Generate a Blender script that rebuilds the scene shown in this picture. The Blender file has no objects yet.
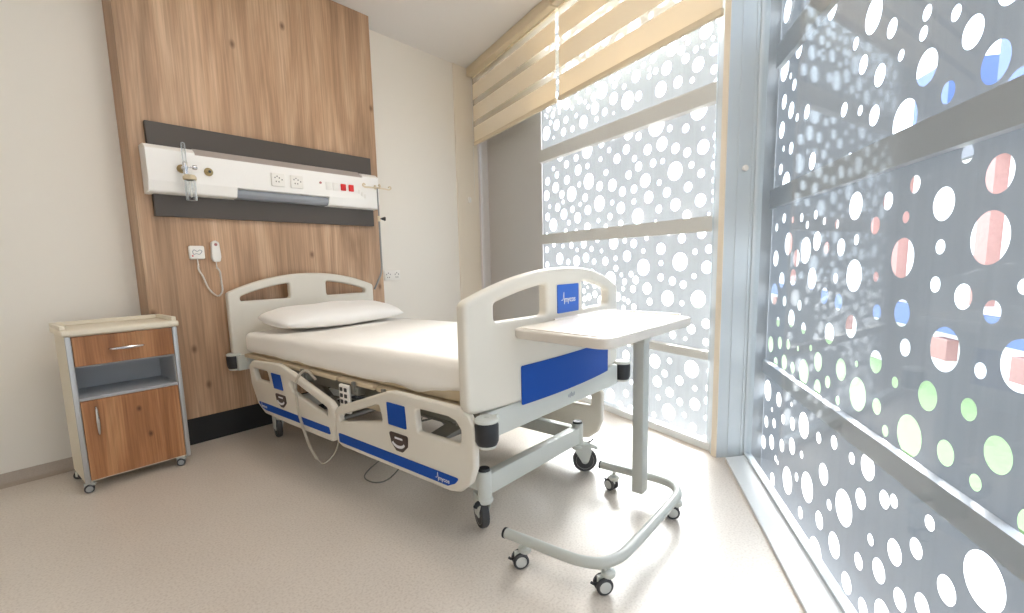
import bpy, bmesh, math, random
from mathutils import Vector, Matrix, noise
C = bpy.context.scene.collection
PI = math.pi
V = Vector

# ------------------------------------------------------------------ materials
def srgb(r, g, b):
    f = lambda c: (c/255/12.92) if c/255 <= .04045 else ((c/255+.055)/1.055)**2.4
    return (f(r), f(g), f(b), 1)

def mat(name, col, rough=.5, metal=0, spec=.5, bump=0, bscale=40, var=0, vscale=6, coat=0):
    m = bpy.data.materials.new(name); m.use_nodes = True
    nt = m.node_tree; n = nt.nodes; l = nt.links
    p = n['Principled BSDF']
    p.inputs['Base Color'].default_value = col
    p.inputs['Roughness'].default_value = rough
    p.inputs['Metallic'].default_value = metal
    p.inputs['Specular IOR Level'].default_value = spec
    p.inputs['Coat Weight'].default_value = coat
    tc = n.new('ShaderNodeTexCoord')
    if var:
        nz = n.new('ShaderNodeTexNoise'); nz.inputs['Scale'].default_value = vscale; nz.inputs['Detail'].default_value = 5
        l.new(tc.outputs['Object'], nz.inputs['Vector'])
        mx = n.new('ShaderNodeMix'); mx.data_type = 'RGBA'
        mx.inputs[6].default_value = tuple(c*(1-var) for c in col[:3])+(1,)
        mx.inputs[7].default_value = tuple(min(1, c*(1+var)) for c in col[:3])+(1,)
        l.new(nz.outputs['Fac'], mx.inputs[0]); l.new(mx.outputs[2], p.inputs['Base Color'])
    if bump:
        nz = n.new('ShaderNodeTexNoise'); nz.inputs['Scale'].default_value = bscale; nz.inputs['Detail'].default_value = 4
        l.new(tc.outputs['Object'], nz.inputs['Vector'])
        b = n.new('ShaderNodeBump'); b.inputs['Strength'].default_value = bump; b.inputs['Distance'].default_value = .01
        l.new(nz.outputs['Fac'], b.inputs['Height']); l.new(b.outputs['Normal'], p.inputs['Normal'])
    return m

def wood(name, c1, c2, c3, knot, grain=1.0, plank=.19, axis='X', knots=1.0, rough=.45):
    """vertical-grain veneer; tone differs by plank, fine streaks along z, a few knots"""
    m = bpy.data.materials.new(name); m.use_nodes = True
    nt = m.node_tree; n = nt.nodes; l = nt.links; p = n['Principled BSDF']
    p.inputs['Roughness'].default_value = rough
    tc = n.new('ShaderNodeTexCoord'); g = n.new('ShaderNodeNewGeometry')
    def nz(scale, sx, sy, sz, det=5, dist=0.0, rough_=.55):
        mp = n.new('ShaderNodeMapping'); mp.inputs['Scale'].default_value = (sx, sy, sz)
        l.new(g.outputs['Position'], mp.inputs['Vector'])
        t = n.new('ShaderNodeTexNoise'); t.inputs['Scale'].default_value = scale
        t.inputs['Detail'].default_value = det; t.inputs['Distortion'].default_value = dist
        t.inputs['Roughness'].default_value = rough_
        l.new(mp.outputs['Vector'], t.inputs['Vector']); return t.outputs['Fac']
    def ramp(inp, stops):
        r = n.new('ShaderNodeValToRGB'); e = r.color_ramp.elements
        e[0].position, e[0].color = stops[0]; e[1].position, e[1].color = stops[-1]
        for s, c in stops[1:-1]:
            x = e.new(s); x.color = c
        l.new(inp, r.inputs['Fac']); return r.outputs['Color']
    def mix(a, b, f, mode='MIX'):
        mx = n.new('ShaderNodeMix'); mx.data_type = 'RGBA'; mx.blend_type = mode
        for s, v in ((6, a), (7, b), (0, f)):
            if isinstance(v, (tuple, float, int)): mx.inputs[s].default_value = v
            else: l.new(v, mx.inputs[s])
        return mx.outputs[2]
    broad = nz(1.0, 6*grain, 6*grain, .55*grain, 4, 1.2)
    fine = nz(1.0, 90*grain, 90*grain, 2.2*grain, 6, .3)
    base = ramp(broad, [(.3, c1), (.5, c2), (.68, c3)])
    streak = ramp(fine, [(.34, (.66, .64, .62, 1)), (.60, (1.0, 1.0, 1.0, 1))])
    col = mix(base, streak, .75, 'MULTIPLY')
    # planks
    sp = n.new('ShaderNodeSeparateXYZ'); l.new(g.outputs['Position'], sp.inputs[0])
    dv = n.new('ShaderNodeMath'); dv.operation = 'DIVIDE'; dv.inputs[1].default_value = plank
    l.new(sp.outputs[axis], dv.inputs[0])
    fl = n.new('ShaderNodeMath'); fl.operation = 'FLOOR'; l.new(dv.outputs[0], fl.inputs[0])
    wn = n.new('ShaderNodeTexWhiteNoise'); wn.noise_dimensions = '1D'; l.new(fl.outputs[0], wn.inputs['W'])
    tone = ramp(wn.outputs['Value'], [(0, (.86, .86, .86, 1)), (1, (1.06, 1.05, 1.04, 1))])
    col = mix(col, tone, .8, 'MULTIPLY')
    # knots
    if knots:
        mp = n.new('ShaderNodeMapping'); mp.inputs['Scale'].default_value = (2.0*knots, 1.3*knots, 1)
        s3 = n.new('ShaderNodeSeparateXYZ'); l.new(g.outputs['Position'], s3.inputs[0])
        c3 = n.new('ShaderNodeCombineXYZ'); l.new(s3.outputs['X'], c3.inputs['X']); l.new(s3.outputs['Z'], c3.inputs['Y'])
        l.new(c3.outputs[0], mp.inputs['Vector'])
        vo = n.new('ShaderNodeTexVoronoi'); vo.voronoi_dimensions = '2D'; vo.inputs['Scale'].default_value = 1.0
        l.new(mp.outputs['Vector'], vo.inputs['Vector'])
        kr = ramp(vo.outputs['Distance'], [(.008, (.85, .85, .85, 1)), (.045, (0, 0, 0, 1))])
        col = mix(col, knot, kr)
    l.new(col, p.inputs['Base Color'])
    b = n.new('ShaderNodeBump'); b.inputs['Strength'].default_value = .12; b.inputs['Distance'].default_value = .004
    l.new(fine, b.inputs['Height']); l.new(b.outputs['Normal'], p.inputs['Normal'])
    return m

def floor_mat():
    m = bpy.data.materials.new('vinyl_floor'); m.use_nodes = True
    nt = m.node_tree; n = nt.nodes; l = nt.links; p = n['Principled BSDF']
    g = n.new('ShaderNodeNewGeometry')
    def nz(s, d=3):
        t = n.new('ShaderNodeTexNoise'); t.inputs['Scale'].default_value = s; t.inputs['Detail'].default_value = d
        l.new(g.outputs['Position'], t.inputs['Vector']); return t.outputs['Fac']
    r = n.new('ShaderNodeValToRGB'); e = r.color_ramp.elements
    e[0].position, e[0].color = .34, srgb(204, 192, 180); e[1].position, e[1].color = .62, srgb(220, 210, 199)
    x = e.new(.46); x.color = srgb(214, 204, 193)
    l.new(nz(120, 2), r.inputs['Fac'])
    mx = n.new('ShaderNodeMix'); mx.data_type = 'RGBA'; mx.blend_type = 'MULTIPLY'; mx.inputs[0].default_value = .35
    r2 = n.new('ShaderNodeValToRGB'); r2.color_ramp.elements[0].position = .35; r2.color_ramp.elements[0].color = (.9, .89, .88, 1)
    r2.color_ramp.elements[1].position = .65; r2.color_ramp.elements[1].color = (1, 1, 1, 1)
    l.new(nz(3, 6), r2.inputs['Fac']); l.new(r.outputs[0], mx.inputs[6]); l.new(r2.outputs[0], mx.inputs[7])
    l.new(mx.outputs[2], p.inputs['Base Color'])
    p.inputs['Roughness'].default_value = .34; p.inputs['Specular IOR Level'].default_value = .6
    return m

def glass_pane():
    m = bpy.data.materials.new('pane_glass'); m.use_nodes = True
    nt = m.node_tree; n = nt.nodes; l = nt.links
    for x in list(n): n.remove(x)
    o = n.new('ShaderNodeOutputMaterial'); t = n.new('ShaderNodeBsdfTransparent'); g = n.new('ShaderNodeBsdfGlossy')
    t.inputs['Color'].default_value = (.93, .95, .96, 1); g.inputs['Roughness'].default_value = .03
    lw = n.new('ShaderNodeLayerWeight'); lw.inputs['Blend'].default_value = .5
    pw = n.new('ShaderNodeMath'); pw.operation = 'POWER'; pw.inputs[1].default_value = 5; l.new(lw.outputs['Facing'], pw.inputs[0])
    f = n.new('ShaderNodeMath'); f.operation = 'MULTIPLY_ADD'; f.inputs[1].default_value = .6; f.inputs[2].default_value = .02; l.new(pw.outputs[0], f.inputs[0])
    mx = n.new('ShaderNodeMixShader')
    l.new(f.outputs[0], mx.inputs[0]); l.new(t.outputs[0], mx.inputs[1]); l.new(g.outputs[0], mx.inputs[2]); l.new(mx.outputs[0], o.inputs[0])
    return m

def clear_plastic():
    m = bpy.data.materials.new('clear_plastic'); m.use_nodes = True
    nt = m.node_tree; n = nt.nodes; l = nt.links
    for x in list(n): n.remove(x)
    o = n.new('ShaderNodeOutputMaterial'); t = n.new('ShaderNodeBsdfTransparent'); g = n.new('ShaderNodeBsdfPrincipled')
    t.inputs['Color'].default_value = (.9, .92, .93, 1); g.inputs['Roughness'].default_value = .08; g.inputs['Base Color'].default_value = (.8, .84, .86, 1)
    f = n.new('ShaderNodeLayerWeight'); f.inputs['Blend'].default_value = .55
    mx = n.new('ShaderNodeMixShader')
    l.new(f.outputs['Facing'], mx.inputs[0]); l.new(t.outputs[0], mx.inputs[1]); l.new(g.outputs[0], mx.inputs[2]); l.new(mx.outputs[0], o.inputs[0])
    return m

def screen_mat(name, dif, tra):
    """thin coated sheet that lets part of the daylight glow through, with fine vertical streaks"""
    m = bpy.data.materials.new(name); m.use_nodes = True
    nt = m.node_tree; n = nt.nodes; l = nt.links
    for x in list(n): n.remove(x)
    o = n.new('ShaderNodeOutputMaterial'); d = n.new('ShaderNodeBsdfDiffuse'); t = n.new('ShaderNodeBsdfTranslucent')
    g = n.new('ShaderNodeNewGeometry')
    mp = n.new('ShaderNodeMapping'); mp.inputs['Scale'].default_value = (45, 45, .5); l.new(g.outputs['Position'], mp.inputs['Vector'])
    z = n.new('ShaderNodeTexNoise'); z.inputs['Scale'].default_value = 1; z.inputs['Detail'].default_value = 5; l.new(mp.outputs[0], z.inputs['Vector'])
    for b, c in ((d, dif), (t, tra)):
        r = n.new('ShaderNodeValToRGB'); r.color_ramp.elements[0].position = .3; r.color_ramp.elements[1].position = .7
        r.color_ramp.elements[0].color = tuple(k*.95 for k in c)+(1,); r.color_ramp.elements[1].color = tuple(k*1.04 for k in c)+(1,)
        l.new(z.outputs['Fac'], r.inputs['Fac']); l.new(r.outputs[0], b.inputs['Color'])
    a = n.new('ShaderNodeAddShader'); l.new(d.outputs[0], a.inputs[0]); l.new(t.outputs[0], a.inputs[1]); l.new(a.outputs[0], o.inputs[0])
    return m

def zebra_mat(z0, pitch, frac):
    """day-and-night blind: opaque beige bands and sheer bands, by height"""
    m = bpy.data.materials.new('zebra_fabric'); m.use_nodes = True
    nt = m.node_tree; n = nt.nodes; l = nt.links
    for x in list(n): n.remove(x)
    o = n.new('ShaderNodeOutputMaterial'); g = n.new('ShaderNodeNewGeometry')
    sp = n.new('ShaderNodeSeparateXYZ'); l.new(g.outputs['Position'], sp.inputs[0])
    a = n.new('ShaderNodeMath'); a.operation = 'SUBTRACT'; a.inputs[1].default_value = z0; l.new(sp.outputs['Z'], a.inputs[0])
    b = n.new('ShaderNodeMath'); b.operation = 'DIVIDE'; b.inputs[1].default_value = pitch; l.new(a.outputs[0], b.inputs[0])
    c = n.new('ShaderNodeMath'); c.operation = 'FRACT'; l.new(b.outputs[0], c.inputs[0])
    s = n.new('ShaderNodeMath'); s.operation = 'LESS_THAN'; s.inputs[1].default_value = frac; l.new(c.outputs[0], s.inputs[0])
    d = n.new('ShaderNodeBsdfDiffuse'); d.inputs['Color'].default_value = (.80, .74, .62, 1)
    t = n.new('ShaderNodeBsdfTranslucent'); t.inputs['Color'].default_value = (.20, .17, .125, 1)
    ad = n.new('ShaderNodeAddShader'); l.new(d.outputs[0], ad.inputs[0]); l.new(t.outputs[0], ad.inputs[1])
    tr = n.new('ShaderNodeBsdfTransparent'); tr.inputs['Color'].default_value = (1, .98, .95, 1)
    sh = n.new('ShaderNodeMixShader'); sh.inputs[0].default_value = .68; l.new(ad.outputs[0], sh.inputs[1]); l.new(tr.outputs[0], sh.inputs[2])
    mx = n.new('ShaderNodeMixShader'); l.new(s.outputs[0], mx.inputs[0]); l.new(sh.outputs[0], mx.inputs[1]); l.new(ad.outputs[0], mx.inputs[2])
    l.new(mx.outputs[0], o.inputs[0]); return m

def emit(name, col, s):
    m = bpy.data.materials.new(name); m.use_nodes = True
    n = m.node_tree.nodes; l = m.node_tree.links
    for x in list(n): n.remove(x)
    o = n.new('ShaderNodeOutputMaterial'); e = n.new('ShaderNodeEmission'); e.inputs[0].default_value = col; e.inputs[1].default_value = s
    l.new(e.outputs[0], o.inputs[0]); return m

# ------------------------------------------------------------------ mesh helpers
def link(name, me, m=None, parent=None, smooth=False):
    o = bpy.data.objects.new(name, me); C.objects.link(o)
    if m is not None and not me.materials: me.materials.append(m)
    if smooth:
        for p in me.polygons: p.use_smooth = True
    if parent is not None:
        o.parent = parent
        o.matrix_parent_inverse = Matrix.Identity(4)
        if parent.get('_w') is not None or True:
            # meshes are authored in world metres: move them into the parent's frame
            o.location = -wloc(parent)
    return o
def wloc(o):
    v = V((0, 0, 0))
    while o is not None: v += o.location; o = o.parent
    return v
def fin(bm, name, m, parent=None, smooth=True, bevel=0, seg=2, angle=35):
    """bmesh (world metres) -> one object"""
    bmesh.ops.recalc_face_normals(bm, faces=bm.faces)
    me = bpy.data.meshes.new(name); bm.to_mesh(me); bm.free()
    o = link(name, me, m, parent)
    if smooth:
        for p in me.polygons: p.use_smooth = True
        try: me.set_sharp_from_angle(angle=math.radians(angle))
        except Exception: pass
    if bevel:
        b = o.modifiers.new('b', 'BEVEL'); b.width = bevel; b.segments = seg; b.limit_method = 'ANGLE'; b.angle_limit = math.radians(40)
    return o
def thing(name, label, cat, loc=(0, 0, 0), group=None):
    o = bpy.data.objects.new(name, None); C.objects.link(o); o.location = loc; o.empty_display_size = .05
    o['label'] = label; o['category'] = cat
    if group: o['group'] = group
    return o
def tag(o, label, cat, group=None, kind=None):
    if label: o['label'] = label
    if cat: o['category'] = cat
    if group: o['group'] = group
    if kind: o['kind'] = kind
    return o
def struct(o, label=None, cat=None):
    o['kind'] = 'structure'
    if label: o['label'] = label
    if cat: o['category'] = cat
    return o
def box(bm, x0, x1, y0, y1, z0, z1, M=None):
    r = bmesh.ops.create_cube(bm, size=1)['verts']
    for v in r:
        v.co = V(((x0+x1)/2+v.co.x*(x1-x0), (y0+y1)/2+v.co.y*(y1-y0), (z0+z1)/2+v.co.z*(z1-z0)))
        if M is not None: v.co = M @ v.co
    return r
def BX(x0, x1, y0, y1, z0, z1, M=None):
    bm = bmesh.new(); box(bm, x0, x1, y0, y1, z0, z1, M); return bm
def rbox(bm, x0, x1, y0, y1, z0, z1, r=.005, seg=2, M=None):
    t = bmesh.new(); box(t, x0, x1, y0, y1, z0, z1)
    bmesh.ops.bevel(t, geom=t.edges[:], offset=r, segments=seg, profile=.5, affect='EDGES')
    add(bm, t, M)
def add(bm, t, M=None):
    if M is not None: bmesh.ops.transform(t, matrix=M, verts=t.verts)
    me = bpy.data.meshes.new('t'); t.to_mesh(me); t.free(); bm.from_mesh(me); bpy.data.meshes.remove(me)
def cyl(bm, a, b, r, r2=None, seg=24, caps=True, bev=0):
    a, b = V(a), V(b); d = b-a; L = d.length
    t = bmesh.new()
    bmesh.ops.create_cone(t, cap_ends=caps, cap_tris=False, segments=seg, radius1=r, radius2=r if r2 is None else r2, depth=L)
    if bev:
        es = [e for e in t.edges if abs(e.verts[0].co.z-e.verts[1].co.z) < 1e-6]
        bmesh.ops.bevel(t, geom=es, offset=bev, segments=3, profile=.5, affect='EDGES')
    q = V((0, 0, 1)).rotation_difference(d.normalized()).to_matrix().to_4x4()
    add(bm, t, Matrix.Translation((a+b)/2) @ q)
def lathe(bm, prof, M=None, seg=28):
    """prof: list of (r, z)"""
    t = bmesh.new(); rings = []
    for r, z in prof:
        rings.append([t.verts.new((r*math.cos(2*PI*i/seg), r*math.sin(2*PI*i/seg), z)) for i in range(seg)])
    for a, b in zip(rings, rings[1:]):
        for i in range(seg): t.faces.new((a[i], a[(i+1) % seg], b[(i+1) % seg], b[i]))
    t.faces.new(rings[0][::-1]); t.faces.new(rings[-1])
    bmesh.ops.remove_doubles(t, verts=t.verts, dist=1e-6)
    add(bm, t, M)
def catmull(P, n=8):
    P = [V(p) for p in P]; Q = [P[0]*2-P[1]]+P+[P[-1]*2-P[-2]]; out = []
    for i in range(1, len(Q)-2):
        for k in range(n):
            t = k/n; a, b, c, d = Q[i-1:i+3]
            out.append(.5*((2*b)+(c-a)*t+(2*a-5*b+4*c-d)*t*t+(3*b-a-3*c+d)*t**3))
    out.append(P[-1]); return out
def tube(bm, P, r, seg=10, caps=True):
    P = [V(p) for p in P]; n = len(P); rings = []
    T = [(P[min(i+1, n-1)]-P[max(i-1, 0)]).normalized() for i in range(n)]
    up = V((0, 0, 1)) if abs(T[0].z) < .9 else V((1, 0, 0))
    N = (up-T[0]*up.dot(T[0])).normalized()
    for i in range(n):
        if i: N = (N-T[i]*N.dot(T[i])).normalized()
        B = T[i].cross(N)
        rr = r[i] if isinstance(r, (list, tuple)) else r
        rings.append([bm.verts.new(P[i]+(N*math.cos(2*PI*k/seg)+B*math.sin(2*PI*k/seg))*rr) for k in range(seg)])
    for a, b in zip(rings, rings[1:]):
        for i in range(seg): bm.faces.new((a[i], a[(i+1) % seg], b[(i+1) % seg], b[i]))
    if caps: bm.faces.new(rings[0][::-1]); bm.faces.new(rings[-1])
def fillet(poly, rad, n=6):
    """round the corners of a 2D polygon; rad number or list"""
    out = []; N = len(poly)
    for i, p in enumerate(poly):
        r = rad[i] if isinstance(rad, (list, tuple)) else rad
        a = V(poly[i-1]); b = V(p); c = V(poly[(i+1) % N])
        u = (a-b); w = (c-b); lu, lw = u.length, w.length
        if r <= 0 or lu < 1e-6 or lw < 1e-6: out.append(tuple(b)); continue
        u /= lu; w /= lw; ang = math.acos(max(-1, min(1, u.dot(w))))
        if ang > PI-.05: out.append(tuple(b)); continue
        t = min(r/math.tan(ang/2), lu*.48, lw*.48)
        p0 = b+u*t; p1 = b+w*t
        for k in range(n+1):
            s = k/n; q = p0*(1-s)**2+b*2*s*(1-s)+p1*s*s; out.append((q.x, q.y))
    return out
def plate(outline, holes=(), th=.02, bevel=.004, f=None, cuts=None, res=2):
    """2D outline with holes, extruded; local (u, v, w), w 0..th; f maps (u,v,w)->world. returns bmesh"""
    cu = bpy.data.curves.new('c', 'CURVE'); cu.dimensions = '2D'; cu.fill_mode = 'BOTH'
    cu.extrude = max(th/2-bevel, 0); cu.bevel_depth = bevel; cu.bevel_resolution = res; cu.offset = -bevel
    for poly in [outline]+list(holes):
        s = cu.splines.new('POLY'); s.points.add(len(poly)-1); s.use_cyclic_u = True
        for q, p in zip(s.points, poly): q.co = (p[0], p[1], 0, 1)
    o = bpy.data.objects.new('c', cu); C.objects.link(o)
    me = bpy.data.meshes.new_from_object(o.evaluated_get(bpy.context.evaluated_depsgraph_get()))
    bpy.data.objects.remove(o); bpy.data.curves.remove(cu)
    bm = bmesh.new(); bm.from_mesh(me); bpy.data.meshes.remove(me)
    bmesh.ops.remove_doubles(bm, verts=bm.verts, dist=1e-5)
    if cuts:
        for c in cuts:
            bmesh.ops.bisect_plane(bm, geom=bm.verts[:]+bm.edges[:]+bm.faces[:], plane_co=(c, 0, 0), plane_no=(1, 0, 0))
    for v in bm.verts:
        u, w_, z = v.co
        v.co = V(f(u, w_, z+th/2)) if f else V((u, w_, z+th/2))
    return bm
def text_bm(s, size, f, th=.0006, align='CENTER', bold=0.0):
    cu = bpy.data.curves.new('t', 'FONT'); cu.body = s; cu.size = size; cu.extrude = th/2; cu.offset = bold
    cu.align_x = align; cu.align_y = 'CENTER'; cu.resolution_u = 3
    o = bpy.data.objects.new('t', cu); C.objects.link(o)
    me = bpy.data.meshes.new_from_object(o.evaluated_get(bpy.context.evaluated_depsgraph_get()))
    bpy.data.objects.remove(o); bpy.data.curves.remove(cu)
    bm = bmesh.new(); bm.from_mesh(me); bpy.data.meshes.remove(me)
    for v in bm.verts: v.co = V(f(v.co.x, v.co.y, v.co.z+th/2))
    return bm
def roundgrid(cx, cy, cz, hx, hy, hz, r, nx, ny, nz_, f=None):
    """rounded box made of a fine grid"""
    bm = bmesh.new(); idx = {}
    def vert(i, j, k):
        key = (i, j, k)
        if key not in idx:
            p = V(((i/nx*2-1)*hx, (j/ny*2-1)*hy, (k/nz_*2-1)*hz))
            q = V((max(-hx+r, min(hx-r, p.x)), max(-hy+r, min(hy-r, p.y)), max(-hz+r, min(hz-r, p.z))))
            d = p-q
            if d.length > 1e-9: p = q+d.normalized()*r
            p += V((cx, cy, cz))
            if f: p = f(p)
            idx[key] = bm.verts.new(p)
        return idx[key]
    for i in range(nx):
        for j in range(ny):
            for k in (0, nz_): bm.faces.new([vert(i, j, k), vert(i+1, j, k), vert(i+1, j+1, k), vert(i, j+1, k)])
    for i in range(nx):
        for k in range(nz_):
            for j in (0, ny): bm.faces.new([vert(i, j, k), vert(i+1, j, k), vert(i+1, j, k+1), vert(i, j, k+1)])
    for j in range(ny):
        for k in range(nz_):
            for i in (0, nx): bm.faces.new([vert(i, j, k), vert(i, j+1, k), vert(i, j+1, k+1), vert(i, j, k+1)])
    return bm
def helix(path, rc, turns_per_m, n=10):
    """coiled-cord centreline around a path"""
    P = catmull(path, 24); out = []; s = 0
    for i in range(len(P)):
        T = (P[min(i+1, len(P)-1)]-P[max(i-1, 0)]).normalized()
    # resample
    L = [0]
    for a, b in zip(P, P[1:]): L.append(L[-1]+(b-a).length)
    tot = L[-1]; N = int(tot*turns_per_m*n); j = 0
    up = V((1, 0, 0))
    for i in range(N+1):
        s = tot*i/N
        while j < len(L)-2 and L[j+1] < s: j += 1
        t = (s-L[j])/max(L[j+1]-L[j], 1e-9); p = P[j].lerp(P[j+1], t); T = (P[j+1]-P[j]).normalized()
        A = (up-T*up.dot(T)).normalized(); B = T.cross(A); a = 2*PI*s*turns_per_m
        out.append(p+(A*math.cos(a)+B*math.sin(a))*rc)
    return out

LAMP, SUN, SKY, EXPO = 6.5, 14.0, 2.1, 1.27
SUNDIR = (1.0, .35, .75)

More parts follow.
